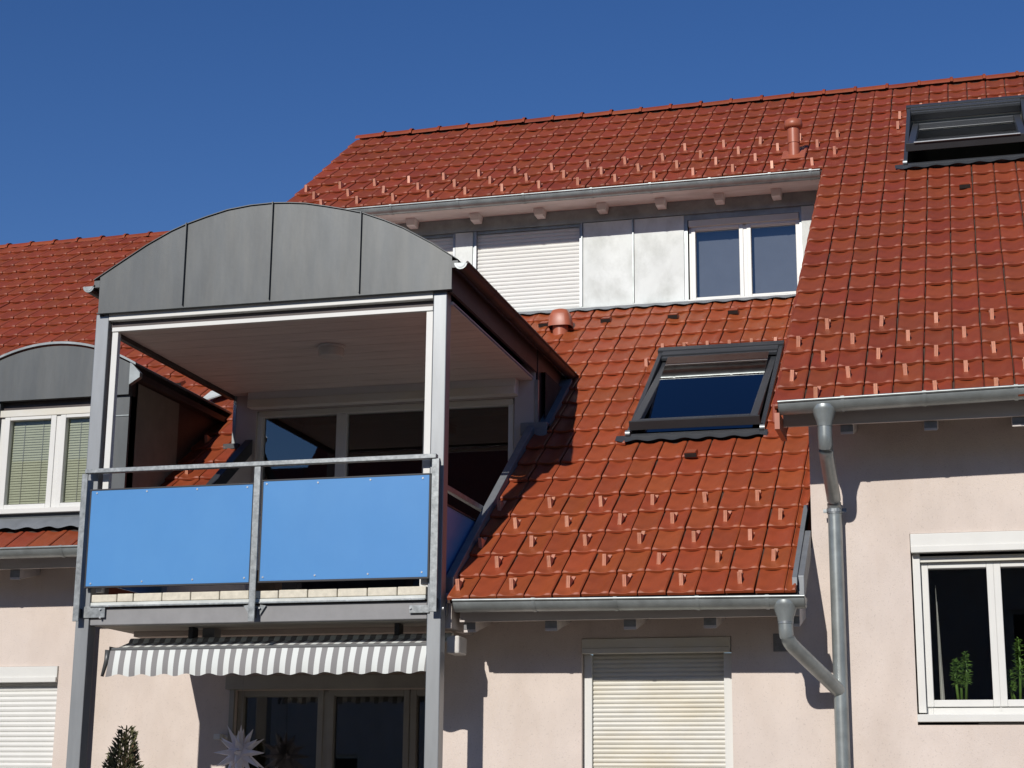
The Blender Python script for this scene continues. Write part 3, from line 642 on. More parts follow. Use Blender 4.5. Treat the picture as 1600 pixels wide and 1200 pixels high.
ZD = A(400, 918, 12.1).z-.02                  # balcony floor
ZC = A(190, 515, 12.15).z                     # ceiling
LX0, LX1 = A(371, 612, YB).x, A(836, 600, YB).x
lz = A(395, 640, YB)
lpx = [(411, 527), (543, 662), (694, 795)]
lp = [(A(a_, 650, YB+.05).x, A(b_, 645, YB+.05).x, ZD+.12, A(530, 647, YB+.05).z) for a_, b_ in lpx]
ox0, ox1 = A(401, 642, YB).x, A(804, 640, YB).x; oz = A(600, 632, YB).z
mb = MB(); wallmesh(mb, LX0, LX1, ZD-.1, ZC+.15, YB, .25, [(ox0, ox1, ZD+.02, oz)]); part(mb, 'loggia_wall', 'plaster_white', main)
lw = window(main, 'loggia_window', ox0+.004, ox1-.004, ZD+.03, oz-.003, YB+.05, .05, lp, sash=.05, gl='glass', frame_m='white')
b0, b1 = A(387, 630, YB-.1), A(806, 612, YB-.1)
part(box(b0.x, b1.x, YB-.11, YB-.002, A(600, 626, YB-.1).z, A(600, 598, YB-.1).z), 'shutter_box', 'white', lw, bevel=.006)
part(box(b0.x+.004, b1.x-.004, YB-.125, YB-.105, A(600, 626, YB-.1).z-.003, A(600, 614, YB-.1).z), 'box_lip', 'cream', lw, bevel=.004)
part(box(ox0+.02, ox1-.02, YB+.015, YB+.045, oz-.05, oz-.004), 'shutter_end_slat', 'cream', lw)
for x, nm in ((LX0-.03, 0), (LX1, 1)): part(box(x, x+.03, YB-.008, YB+.03, ZD-.1, ZC), 'corner_trim', 'zinc_gutter', main)
# cheeks beside the loggia wall up to the vault, and the walls of the cut below the roof
ZV = ZC+.28
for x, s_ in ((LX1+.001, 1), (LX0-.001, -1)):
    yb_ = yM(ZV)
    part(MB().prism([(x, YB+.02, zM(YB)-.1), (x, YB+.02, ZV), (x, yb_+.1, ZV)], (.02*s_, 0, 0)), 'loggia_cheek', 'zinc_shaded', main)
part(slope_box(LX1+.02, LX1+.12, YB-.05, yM(ZC+.16), .0, .06, zM), 'cheek_flashing', 'lead', low)
part(box(LX1-.12, LX1+.12, YB-.04, YB+.06, zM(YB)-.02, zM(YB)+.09), 'cheek_foot', 'lead', low, bevel=.004)
fxr = XCUT
part(slope_box(fxr-.05, fxr+.012, YE+.12, YB+.04, -.06, .085, zM), 'cut_flashing', 'lead', low, bevel=.004)
mb = MB(); mb.prism([(fxr-.04, YE+.1, ZD-.3), (fxr-.04, YE+.1, zM(YE+.1)-.03), (fxr-.04, YB, zM(YB)-.03), (fxr-.04, YB, ZD-.3)], (.05, 0, 0)); part(mb, 'loggia_side_wall', 'plaster_white', main)
XCL = A(352, 752, 13.9).x-.03
mb = MB(); mb.prism([(XCL, YE+.9, ZD-.3), (XCL, YE+.9, zM(YE+.9)-.03), (XCL, YB, zM(YB)-.03), (XCL, YB, ZD-.3)], (-.05, 0, 0)); part(mb, 'loggia_side_wall', 'plaster_white', main)
part(slope_box(XCL-.06, XCL+.015, YE+.95, YB-.02, -.06, .075, zM), 'cut_flashing', 'anthracite', left, bevel=.004)
part(box(LX0-.10, LX0+.05, YB-.04, YB+.04, zM(YB)-.02, zM(YB)+.03), 'cheek_foot', 'anthracite', left, bevel=.004)

# ---- left house
LR0 = 3; YLE = YE+LR0*ROW*math.cos(SM); ZLE = zM(YLE)
lr = onM(135, 376); YLR, ZLR = lr.y, lr.z
XLL = -15.5
YLF = onM(60, 822).y                          # its dormer's face
def lq(x, y): p = A(x, y, YLF); return p.x, p.z
DX1 = lq(206, 600)[0]; DXA = lq(90, 543)[0]; DX0 = 2*DXA-DX1; DZA = lq(90, 543)[1]; DZS = lq(208, 570)[1]; DZE = lq(214, 590)[1]
dYe = yM(DZE)
mb = MB(); deck_quad(mb, XLL, DX0, YLE+.03, YLR, zM); deck_quad(mb, DX0, DX1, YLE+.03, YLF, zM); deck_quad(mb, DX0, DX1, dYe-.3, YLR, zM); deck_quad(mb, DX1, XCL-.04, YLE+.03, YF, zM); deck_quad(mb, DX1, XRL+.1, YF, YLR, zM)
lroof = part(mb, 'roof', 'underlay', left)
LXF = MX1-50*TW
def keepL(x, y, r):
    if r < LR0 or y > YLR-.02: return False
    if x > XCL-.03 or (x > XRL+.12 and y > YF+.05): return False
    q = px((x, y, zM(y)))
    if q[0] < -170: return False
    if DX0 < x < DX1 and YLF-.12 < y < dYe+.4:
        h = zM(y); k = (x-DXA)/(DX1-DXA); zt_ = DZA-(DZA-DZS)*k*k
        if h < zt_-.02: return False
    return True
nl = int((YLR-YE)/(ROW*math.cos(SM)))+1
tiles(lroof, 'tile_up', SM, YE, ZM-.03, LXF, 70, nl, keepL, 300, clip=lambda y: (-99, XCL-.02 if y < YF else XRL+.13))
for r in range(3, 7):
    for c in range(30, 70):
        x = LXF+(c+.44)*TW
        if (c+r) % 2 == 0 and DX1+.25+.08*(r-3) < x < XCL-.12: guard(lroof, SM, YE, ZM-.03, LXF, c, r)
for q in ((325, 693), (236, 750), (294, 742), (362, 690)):
    p = onM(*q)
    if q[0] < 350: guard(lroof, SM, p.y-.125*math.cos(SM), zM(p.y-.125*math.cos(SM))-.03, p.x-.44*TW, 0, 0)
p = onM(278, 606); tile_vent(lroof, (p.x, p.y, p.z-.01), SM)
ridge(lroof, XLL+8*.0, XRL+.1, YLR+.06, ZLR+.03, 'tile_up')
part(MB().quad((XLL, YLR+.1, ZLR-.03), (XRL+.1, YLR+.1, ZLR-.03), (XRL+.1, YLR+7, ZLR-5), (XLL, YLR+7, ZLR-5)), 'rear_roof', 'tile_up', left)
a, b = gut_x((-260, 884), (150, 846), YLE-.005, .075); lz_ = ZLE+.012; gutter(left, (a[0], a[1], lz_), (b[0], b[1], lz_), .075, [.87, .55, .2], name='gutter')
part(box(a[0], XCL-.05, YLE+.19, YLE+.215, ZLE-.12, ZLE+.04), 'fascia_board', 'offwhite_wood', left)
part(MB().hexa([(x, Y, zM(Y)-.055+h) for h in (-.02, -.002) for Y in (YLE+.216, YLL) for x in (XLL, XCL-.05)]), 'soffit', 'offwhite_wood', left)
x = A(22, 885, YLE+.2).x
rf = part(MB().hexa([(xx, Y, z) for k in (0, 1) for Y in (YLE+.225, YLL+.02) for xx in (x-.045, x+.045) for z in ((ZLE-.205+.35*TM*(Y-YLE-.225)) if k == 0 else zM(Y)-.077,)]), 'rafter', 'offwhite_wood', left, bevel=.003)
part(MB().box(x-.0435, x+.0435, YLE+.220, YLE+.2245, ZLE-.185, ZLE-.06), 'rafter_end', 'end_grain', rf)
lsx1 = A(92, 1042, YLL).x; lsx0 = lsx1-1.3; lsz = A(60, 1041, YLL).z
mb = MB(); wallmesh(mb, XLL, XN-.001, G, zM(YLL)-.08, YLL, .3, [(lsx0, lsx1, G+.9, lsz)]); mb.quad((XN-.001, YLL, G), (XN-.001, YLW+.2, G), (XN-.001, YLW+.2, 4), (XN-.001, YLL, 4)); part(mb, 'wall', 'plaster', left)
zb = A(60, 1064, YLL).z
sh = part(box(lsx0, lsx1-.002, YLL-.02, YLL+.12, zb, lsz-.003), 'shutter_window', 'white', left, bevel=.004)
part(box(lsx0, lsx1-.004, YLL-.035, YLL+.02, zb-.012, zb+.03), 'box_lip', 'white', sh, bevel=.003)
part(slats(lsx0, lsx1-.02, G+.9, zb-.001, YLL+.055, .042), 'shutter_curtain', 'white', sh)
# barrel dormer
zbot = lq(60, 626)[1]
def larch(x): k = (x-DXA)/(DX1-DXA); return DZA-(DZA-DZS)*k*k
N = 24; xs = [DX0-.06+(DX1-DX0+.12)*i/N for i in range(N+1)]
mb = MB(); mb.prism([(xs[0], YLF-.05, zbot), *[(x, YLF-.05, larch(x)) for x in xs[1:-1] if DX0 <= x <= DX1], (DX1, YLF-.05, larch(DX1)), (DX1, YLF-.05, zbot)][0:] if False else [(DX0, YLF-.05, zbot)]+[(DX0+(DX1-DX0)*i/N, YLF-.05, larch(DX0+(DX1-DX0)*i/N)) for i in range(N+1)]+[(DX1, YLF-.05, zbot)], (0, .06, 0))
bd = part(mb, 'barrel_dormer', 'zinc', left)
mb = MB()
mb.add([(x, Y, larch(x)+.015+h) for h in (0, .02) for (x, Y) in [(x, YLF-.07) for x in xs]+[(x, yM(larch(x))+.15) for x in xs]], [(i, i+1, i+1+N+1, i+N+1) for i in range(N)]+[(i+2*(N+1), i+3*(N+1), i+1+3*(N+1), i+1+2*(N+1)) for i in range(N)]+[(i, i+2*(N+1), i+1+2*(N+1), i+1) for i in range(N)]+[(N, N+N+1, 3*(N+1)+N, 2*(N+1)+N)])
part(mb, 'barrel_roof', 'zinc_gutter', bd, smooth=True, angle=30)
mb = MB(); tp = lq(223, 586); mb.prism([(DX1, YLF-.055, larch(DX1)+.02), (tp[0], YLF-.055, tp[1]+.01), (tp[0], YLF-.055, tp[1]-.03), (DX1, YLF-.055, tp[1]-.09)], (0, .05, 0)); part(mb, 'roof_corner', 'zinc_gutter', bd)
mb = MB(); mb.prism([(DX1-.02, YLF+.01, zM(YLF)), (DX1-.02, YLF+.01, DZE), (DX1-.02, dYe, DZE)], (.02, 0, 0)); part(mb, 'cheek', 'zinc_shaded', bd)
mb = MB(); mb.hexa([(x, Y, DZE+h) for h in (-.02, .035) for Y in (YLF-.05, yM(DZE)+.12) for x in (DX1, DX1+.075)]); part(mb, 'side_eave', 'zinc_shaded', bd)
vp_ = onM(318, 640); mb = MB(); mb.prism([(vp_.x-.02, vp_.y-.12, vp_.z+.03), (vp_.x+.22, vp_.y+.25, zM(vp_.y+.25)+.06), (vp_.x-.05, vp_.y+.25, zM(vp_.y+.25)+.06)], (0, 0, .012)); part(mb, 'valley_flashing', 'zinc_bright', bd)
lwx1 = 2*DXA-lq(2, 700)[0]; lwx0 = lq(2, 700)[0]-.03; lwz1, lwz0 = lq(60, 648)[1], lq(60, 797)[1]
for (x0, x1) in ((DX0, lwx0-.0), (lwx1+.03, DX1)): part(box(x0, x1, YLF-.02, YLF+.10, zM(YLF)-.05, zbot), 'side_cladding', 'zinc', bd)
part(box(lwx1+.03, DX1+.002, YLF-.027, YLF-.021, lq(195, 650)[1]-.005, lq(195, 650)[1]+.005), 'cladding_seam', 'zinc_gutter', bd)
part(box(DX0, DX1, YLF-.005, YLF+.02, zM(YLF)+.0, lwz0-.002), 'base_cladding', 'zinc', bd)
mb = MB(); wavy(mb, DX0-.1, DX1+.05, zM(YLF)+.07, zM(YLF-.12)+.05, YLF-.008, YLF-.12, .02, LXF+.03, 90); part(mb, 'apron', 'lead', bd, smooth=True)
part(box(lwx0, lwx1, YLF+.03, YLF+.09, lwz1, zbot+.02), 'shutter_recess', 'zinc_shaded', bd)
pn = [(lq(16, 660)[0], lq(80, 660)[0], lq(60, 787)[1], lq(60, 655)[1])]; wq = pn[0][1]-pn[0][0]; x2 = lq(103, 660)[0]; pn.append((x2, x2+wq, pn[0][2], pn[0][3]))
wl = window(left, 'dormer_window', lwx0, lwx1+.03, lwz0, lwz1, YLF+.012, .04, pn, sash=.05, gl='glass_clear', rm='room_light', rdepth=.8)
part(box(lwx0, lwx1+.02, YLF-.01, YLF+.01, lwz1-.01, lwz1+.05), 'shutter_end_slat', 'cream', wl, bevel=.003)
part(box(lwx0-.03, lwx1+.05, YLF-.05, YLF+.02, lwz0-.03, lwz0+.012), 'sill', 'white', wl, bevel=.003)
for (x0, x1, z0, z1) in pn:
    mb = MB(); z = z1
    while z > z0-.01:
        mb.hexa([(x, Y, z+(.016 if Y > YLF+.06 else -.008)+h) for h in (0, .0012) for Y in (YLF+.055, YLF+.064) for x in (x0-.01, x1+.01)]); z -= .0225
    part(mb, 'blind', 'blind', wl, kind='stuff')
    for t in (.3, .75): part(box(x0+(x1-x0)*t-.0015, x0+(x1-x0)*t+.0015, YLF+.05, YLF+.052, z0, z1), 'blind_cord', 'end_grain', wl)

# ------------------------------------------------------------------ balcony
bal = thing('balcony', 'grey steel balcony with blue front panels and arched metal canopy', 'balcony', (A(400, 1000, YP).x, YP+.6, G))
PXL0, PXL1 = A(155, 500, YP).x, A(155, 500, YP).x+.108
PXR1 = A(698.5, 460, YP).x; PXR0 = PXR1-.105
PXL0b = A(118, 971, YP).x
zf0 = A(430, 472, YP).z                       # underside of the fascia
for (x0, x1) in ((min(PXL0, PXL0b), min(PXL0, PXL0b)+.11), (PXR0, PXR1)): part(box(x0, x1, YP, YP+.11, G, zf0-.002), 'post', 'alu', bal, bevel=.006)
PL1 = min(PXL0, PXL0b)+.11
# white screen frame set in the opening
fz1, fz2 = zf0-.004, zf0-.058
part(box(PL1+.003, PXR0-.003, YP-.005, YP+.09, fz2, fz1), 'head_beam', 'white', bal, bevel=.004)
part(box(PL1+.003, PXR0-.003, YP+.045, YP+.10, fz2-.05, fz2-.002), 'screen_housing', 'zinc_shaded', bal)
part(box(PL1+.035, PXR0-.003, YP+.0, YP+.043, fz2-.092, fz2-.058), 'screen_bar', 'white', bal, bevel=.003)
zr = A(400, 726, YP).z
part(box(PL1+.035, PL1+.085, YP+.01, YP+.06, ZD, fz2-.06), 'screen_guide', 'white', bal, bevel=.003)
part(box(PXR0-.056, PXR0-.004, YP+.01, YP+.06, ZD, fz2-.093), 'screen_guide', 'white', bal, bevel=.003)
# canopy fascia: outline read from the photograph, four sheets with standing seams
YFA = YP-.04
arch = [(147.5, 439), (184.6, 414), (230, 384), (268.5, 362), (292, 351.4), (324, 339.5), (356.5, 329), (392, 322), (426.6, 318.4), (452, 318), (477.5, 319), (510, 323.5), (540, 328.5), (565.5, 333.5), (600, 345), (630, 357), (675, 381), (715.5, 406.5)]
AP = [A(x, y, YFA) for x, y in arch]
def archz(x):
    for i in range(len(AP)-1):
        if AP[i].x <= x <= AP[i+1].x: t = (x-AP[i].x)/(AP[i+1].x-AP[i].x); return AP[i].z*(1-t)+AP[i+1].z*t
    return AP[0].z if x < AP[0].x else AP[-1].z
FX0, FX1 = A(153.5, 480, YFA).x, A(705.5, 452, YFA).x
seams = [A(q, y, YFA).x for q, y in ((289, 420), (424, 400), (563.5, 400))]
ed = [FX0, *seams, FX1]
for i in range(4):
    x0, x1 = ed[i], ed[i+1]; n = 16
    pts = [(x0+.001, YFA, zf0)]+[(x0+.001+(x1-x0-.002)*k/n, YFA, archz(x0+(x1-x0)*k/n)) for k in range(n+1)]+[(x1-.001, YFA, zf0)]
    part(MB().prism(pts, (0, .03, 0)), 'fascia_sheet', 'zinc', bal)
for x in seams: part(MB().box(x-.0035, x+.0035, YFA-.026, YFA-.0005, zf0+.01, archz(x)+.010), 'standing_seam', 'zinc', bal)
for x0, x1 in ((AP[0].x, FX0), (FX1, AP[-1].x)):
    zt_ = AP[0].z if x0 < -5 else AP[-1].z; part(box(x0, x1, YFA, YFA+.03, zt_-.055, zt_), 'fascia_ear', 'zinc', bal)
part(box(FX0-.006, FX1+.003, YFA-.008, YFA+.03, zf0-.008, zf0-.001), 'drip_edge', 'zinc', bal)
# vaulted skin running back into the roof
n = len(AP); mb = MB()
mb.add([(p.x, Y, p.z+.003+h) for h in (0, .006) for k in (0, 1) for p in AP for Y in ((YFA-.012,) if k == 0 else (yM(p.z)+.15,))],
       [(i, i+1, i+1+n, i+n) for i in range(n-1)]+[(2*n+i, 3*n+i, 3*n+i+1, 2*n+i+1) for i in range(n-1)]+[(i, 2*n+i, 2*n+i+1, i+1) for i in range(n-1)])
part(mb, 'canopy_skin', 'zinc', bal, smooth=True, angle=30)
# side fascias, gutters
zg = A(735, 415, YP).z
yb_ = yM(ZC+.2)
part(box(FX1-.03, FX1-.002, YFA+.03, yb_, zf0-.02, AP[-1].z-.01), 'side_fascia', 'zinc_shaded', bal)
part(box(FX0+.002, FX0+.03, YFA+.03, yb_-.2, zf0-.02, AP[0].z-.01), 'side_fascia', 'zinc_shaded', bal)
zgl = A(140, 451, YP).z
def gutter_y(x, z, y0, y1, r, br):
    g_ = gutter(bal, (x, y0, z), (x, y1, z), r, br, name='canopy_gutter', gm='zinc_shaded'); return g_
gutter_y(A(721, 414, YP).x+.01, zg+.012, YFA-.012, yM(zg)-.02, .05, [.22, .4, .56, .72, .88])
gutter_y(A(142, 452, YP).x, zgl+.005, YFA-.0, 15.0, .048, [.3, .6])
part(MB().prism([(FX1+.10, yM(zg)-.06, zg-.06), (FX1+.10, yM(zg)+.02, zg+.06), (FX1-.02, yM(zg)+.02, zg+.06), (FX1-.02, yM(zg)-.06, zg-.06)], (0, .02, 0)), 'gutter_spout', 'zinc_bright', bal)
# boarded ceiling
mb = MB(); y = YP+.12; k = 0
while y < YB-.012:
    y1 = min(y+.115, YB-.003); mb.box(PL1-.03, FX1-.032, y+.002, y1-.002, ZC+.0+(.0008 if k % 2 else 0), ZC+.018); y = y1; k += 1
mb.box(PL1-.03, FX1-.032, YP+.1, YB-.004, ZC+.006, ZC+.03)
part(mb, 'ceiling_boards', 'offwhite_wood', bal)
part(box(PL1-.075, PL1-.032, YP+.115, YB-.0, ZC-.035, ZC+.04), 'ceiling_edge_beam', 'zinc_shaded', bal)
# floor slab, front beam, edge tiles
zb1, zb0 = A(400, 945, YP).z, A(400, 972, YP).z
part(box(PL1+.004, PXR0-.004, YP+.012, YP+.10, zb0, zb1), 'front_beam', 'beam', bal, bevel=.006)
part(box(PL1-.03, PXR0+.06, YP+.10, YLW-.002, zb0+.012, zb1+.01), 'floor_slab', 'concrete', bal)
part(box(PL1+.06, PXR0-.01, YP+.62, YLW-.003, zb0-.028, zb0+.011), 'slab_insulation', 'plaster', bal)
part(box(PXR0+.061, PXR0+.11, YP+.112, YW, zb0+.03, zb1), 'side_beam', 'beam', bal)
part(box(PL1, XCUT-.04, YLW-.001, YB, zb0+.012, ZD-.03), 'loggia_floor', 'concrete', bal)
zt0, zt1 = A(400, 926, YP).z+.004, A(400, 914, YP).z+.012
part(box(PL1+.01, PXR0-.01, YP-.01, YP+.05, zb1+.012, zb1+.042), 'edge_profile', 'zinc_bright', bal, bevel=.004)
part(box(PL1+.012, PXR0-.012, YP-.02, YP-.006, zb1+.006, zb1+.02), 'drip_profile', 'galv', bal, bevel=.003)
jt = [139.5, 183, 208.3, 253, 297.8, 343, 389, 434.8, 480.5, 526.8, 573.6, 620.3, 666]
jx = [A(q, 930, YP).x for q in jt]
for i in range(len(jx)-1):
    part(box(max(jx[i]+.003, PL1+.012), min(jx[i+1]-.003, PXR0-.006), YP-.002+random.gauss(0, .001), YP+.30, zb1+.045, zb1+.105+random.gauss(0, .0015)), 'edge_tile', 'edge_tile', bal, bevel=.006)
part(box(PL1+.01, PXR0-.01, YP+.302, YLW, zb1+.011, zb1+.10), 'floor_paving', 'concrete', bal)
# railing
zh = A(400, 722, YP-.06).z
hx0, hx1 = A(135, 738, YP-.06).x, A(683, 713, YP-.06).x
part(box(hx0, hx1, YP-.085, YP-.03, zh-.034, zh), 'handrail', 'galv', bal, bevel=.004)
for (q, ybot, w) in ((125.5, 971, .048), (397, 971, .05), (677.5, 956, .055)):
    x = A(q+1.5, 850, YP-.06).x
    part(box(x-w/2, x+w/2, YP-.075, YP-.062, A(q, ybot, YP-.06).z, zh-.035), 'baluster', 'galv', bal, bevel=.002)
    part(box(x-w/2+.008, x+w/2-.008, YP-.0615, YP-.012, A(q, ybot, YP-.06).z+.03, A(q, ybot, YP-.06).z+.10), 'baluster_bracket', 'darkframe', bal)
panes = [((140, 767), (395, 757), (390, 909), (135, 917)), ((410, 752), (672, 742), (668, 900), (405, 909))]
scr = [[(152, 768.5), (230, 765), (308.5, 760.5), (387, 757), (141.5, 912), (221.5, 908.5), (300.5, 905.5), (381.5, 903)], [(417, 756), (497, 754), (579, 749.6), (661, 747), (410.5, 902), (491.7, 899), (574.7, 896.8), (659, 894)]]
YPN = YP-.05
for k, pq in enumerate(panes):
    P4 = [A(x, y, YPN) for x, y in pq]; x0, x1 = (P4[0].x+P4[3].x)/2+.006, (P4[1].x+P4[2].x)/2-.004; z1, z0 = (P4[0].z+P4[1].z)/2, (P4[2].z+P4[3].z)/2
    pn_ = part(box(x0, x1, YPN, YPN+.008, z0, z1), 'panel', 'blue', bal, bevel=.0015, label='blue front panel of the railing')
    part(box(x0-.012, x1+.012, YPN-.004, YPN+.03, z1+.001, z1+.011), 'panel_rail', 'blackedge', bal); part(box(x0-.012, x1+.012, YPN-.004, YPN+.03, z0-.012, z0-.001), 'panel_rail', 'blackedge', bal)
    part(box(x0-.011, x0-.001, YPN+.001, YPN+.03, z0, z1), 'panel_rail', 'blackedge', bal); part(box(x1+.001, x1+.011, YPN+.001, YPN+.03, z0, z1), 'panel_rail', 'blackedge', bal)
    for q in scr[k]:
        p = A(*q, YPN); mb = MB(); zz = min(max(p.z, z0+.02), z1-.02); mb.tube([(p.x, YPN+.001, zz), (p.x, YPN-.004, zz)], .007, 10); part(mb, 'screw', 'screw', pn_)
# side railings
for x, s_, ye in ((PXR1-.05, 1, 13.35), (PL1-.05, -1, 13.7)):
    part(box(x-.02, x+.02, YP+.115, ye, 4.40, 4.44), 'side_rail', 'galv', bal, bevel=.003)
    part(box(x-.005, x+.003, YP+.115, ye-.1, ZD+.1, 4.29), 'side_panel', 'blue', bal)
    part(box(x-.012, x+.012, YP+.115, ye-.08, 4.291, 4.303), 'panel_rail', 'blackedge', bal)
    part(box(x-.018, x+.018, ye-.04, ye-.004, zM(ye)-.02, 4.399), 'rail_support', 'screw', bal)
# brackets at the beam ends and the middle
pl = A(148, 957, YP-.01); part(box(PL1-.05, PL1+.135, YP-.012, YP-.002, pl.z-.04, pl.z+.045), 'bracket_plate', 'galv', bal, bevel=.002)
pr_ = A(654, 950, YP-.01); part(box(PXR0-.13, PXR0+.02, YP-.012, YP-.002, pr_.z-.035, pr_.z+.02), 'bracket_plate', 'galv', bal, bevel=.002)
for s_, q in ((1, 406), (-1, 389)):
    p = A(q, 951, YP-.01); part(MB().prism([(p.x, YP-.008, p.z+.03), (p.x+.045*s_, YP-.008, p.z+.022), (p.x, YP-.008, p.z-.045)][::s_], (0, .012, 0)), 'bracket_plate', 'galv', bal)
for q in ((157, 952), (157, 965), (641.5, 936), (641.5, 950.5), (406, 950), (697, 949.5)):
    p = A(*q, YP-.012); yy = YP-.012 if q[0] < 690 else YP+.04
    mb = MB(); mb.tube([(p.x, yy, p.z), (p.x, yy-.012, p.z)], .008, 8) if q[0] < 690 else mb.tube([(PXR1, YP+.03, p.z), (PXR1+.012, YP+.03, p.z)], .011, 10); part(mb, 'bolt', 'screw', bal)

# ------------------------------------------------------------------ loose things
lc = CAM+ray(518, 541)*((ZC-2.1)/ray(518, 541).z)
lamp = thing('ceiling_lamp', 'round flat lamp on the boarded balcony ceiling', 'lamp', (lc.x, lc.y, ZC-.09))
part(MB().tube([(lc.x, lc.y, ZC-.003), (lc.x, lc.y, ZC-.02)], .112, 28), 'lamp_base', 'white', lamp, smooth=True, angle=40)
part(MB().tube([(lc.x, lc.y, ZC-.0205), (lc.x, lc.y, ZC-.075), (lc.x, lc.y, ZC-.09), (lc.x, lc.y, ZC-.094)], [.104, .104, .094, .07], 28), 'lamp_shade', 'lampshade', lamp, smooth=True, angle=40)

# awning rolled in below the balcony
YA = 12.13
ax0, ax1 = A(176, 1030, YA).x, A(690, 1010, YA).x
zA1, zA0 = A(400, 1001, YA).z, A(400, 1018, YA).z
aw = thing('awning', 'retracted awning with grey and white striped scalloped valance under the balcony', 'awning', ((ax0+ax1)/2, YA+.2, zA0))
NS = 26; per = (ax1-ax0)/NS*1.0
def uvmesh(mb, name, m, uv, **k):
    o = part(mb, name, m, aw, **k); l = o.data.uv_layers.new(name='UVMap')
    for lp_ in o.data.loops: l.data[lp_.index].uv = uv(o.data.vertices[lp_.vertex_index].co)
    return o
U = A(201, 1030, YA).x; pst = (A(465, 1010, YA).x-A(201, 1030, YA).x)/15.15
uvf = lambda co: ((co.x-U)/pst+.02, 0)
nx = 400; rolls = []
zv1 = zA0+.002
def vbot(x): return A(400, 1053.5, YA-.04).z-.009*math.cos(2*math.pi*(x-ax0)/(pst*2.06))
mb = MB(); NV = 8
for j in range(NV+1):
    t = j/NV
    for i in range(nx+1):
        s_ = i/nx; x = ax0+(ax1-ax0)*s_; z = (zv1+.016)*(1-t)+vbot(x)*t
        mb.v.append((x-(.0+.022*s_)*t-.022*t*t*(1-s_)**30, YA-.045-.02*math.sin(t*2.2)+.006*t*math.sin(2*math.pi*(x-ax0)/.23+1), z))
mb.f = [(j*(nx+1)+i, j*(nx+1)+i+1, (j+1)*(nx+1)+i+1, (j+1)*(nx+1)+i) for j in range(NV) for i in range(nx)]
va = part(mb, 'valance', 'awning', aw, smooth=True); l = va.data.uv_layers.new(name='UVMap')
for lp_ in va.data.loops:
    i = lp_.vertex_index % (nx+1); x = ax0+(ax1-ax0)*i/nx; l.data[lp_.index].uv = ((x-U)/pst, 0)
part(box(ax0-.004, ax1, YA-.042, YA+.05, zv1+.003, zA0+.043), 'front_bar', 'grey_bar', aw, bevel=.014)
part(box(ax0-.012, ax0-.0045, YA-.046, YA+.055, zA0-.002, zA0+.05), 'end_cap', 'anthracite', aw, bevel=.01)
mb = MB(); n = 14; R0 = .05; cxy = (YA+.27, A(400, 1001, YA+.27).z-.018)
for i in range(nx+1):
    x = ax0+.01+(ax1-ax0-.01)*i/nx
    for k in range(n+1):
        a_ = math.pi*(.15+1.0*k/n); mb.v.append((x, cxy[0]-math.cos(a_-.6)*R0*-1 if False else cxy[0]+math.cos(a_)*R0*1.0, cxy[1]+math.sin(a_)*R0))
mb.f = [(i*(n+1)+k, (i+1)*(n+1)+k, (i+1)*(n+1)+k+1, i*(n+1)+k+1) for i in range(nx) for k in range(n)]
uvmesh(mb, 'rolled_cloth', 'awning', uvf, smooth=True)
mb = MB(); mb.quad((ax0+.01, YA-.03, zA0+.05), (ax1, YA-.03, zA0+.05), (ax1, cxy[0]-R0*.9, cxy[1]+.01), (ax0+.01, cxy[0]-R0*.9, cxy[1]+.01)); q_ = MB()
for i in range(nx): x0, x1 = ax0+.01+(ax1-ax0-.01)*i/nx, ax0+.01+(ax1-ax0-.01)*(i+1)/nx; q_.quad((x0, YA-.02, zA0+.028), (x1, YA-.02, zA0+.028), (x1, cxy[0]-R0*.98, cxy[1]+.012), (x0, cxy[0]-R0*.98, cxy[1]+.012))
uvmesh(q_, 'cloth', 'awning', uvf)
part(MB().tube([(ax0-.02, YA-.045, zv1+.02), (ax0-.024, YA-.05, zv1-.06), (ax0-.05, YA-.055, vbot(ax0)+.004)], [.022, .018, .012], 10), 'side_flap', 'grey_bar', aw, smooth=True)
for q in (277, 604): x = A(q, 995, YA).x; part(box(x-.02, x+.02, YA+.22, YA+.32, cxy[1]+.04, zb0+.011), 'hanger', 'darkframe', aw, bevel=.006)
part(box(ax1+.002, ax1+.10, YA+.10, YA+.30, A(705, 1021, YA+.1).z, A(705, 993, YA+.1).z), 'arm_bracket', 'lampshade', aw, bevel=.012)
part(box(A(286, 1000, YA).x, A(305, 1000, YA).x, YA+.33, YA+.45, cxy[1]-.02, zb0+.01), 'mount', 'beam', aw)

# moravian star
sc = A(375, 1176, 13.32)
star = thing('paper_star', 'white many-pointed paper star hanging in the shade by the terrace door', 'star', sc)
mb = MB(); dirs = []
for e in (-60, -30, 0, 30, 62):
    m_ = {0: 8, 30: 6, -30: 6, 62: 4, -60: 4}[e]
    for k in range(m_): a_ = 2*math.pi*(k+.5*(abs(e) == 30))/m_+.2; dirs.append(Vector((math.cos(math.radians(e))*math.cos(a_), math.cos(math.radians(e))*math.sin(a_), math.sin(math.radians(e)))))
dirs += [Vector((0, 0, 1)), Vector((0, 0, -1))]
for d in dirs:
    ln = random.uniform(.19, .255); a_ = d.cross(Vector((.3, .2, .9))).normalized(); b_ = d.cross(a_); r_ = .03
    mb.add([sc+d*.045+(a_*x+b_*y)*r_ for x, y in ((1, 1), (-1, 1), (-1, -1), (1, -1))]+[sc+d*ln], [(0, 1, 4), (1, 2, 4), (2, 3, 4), (3, 0, 4)])
part(mb, 'points', 'star', star)
part(MB().tube([sc+Vector((0, 0, .15)), (sc.x, sc.y, zb0-.02)], .002, 6), 'cord', 'end_grain', star)

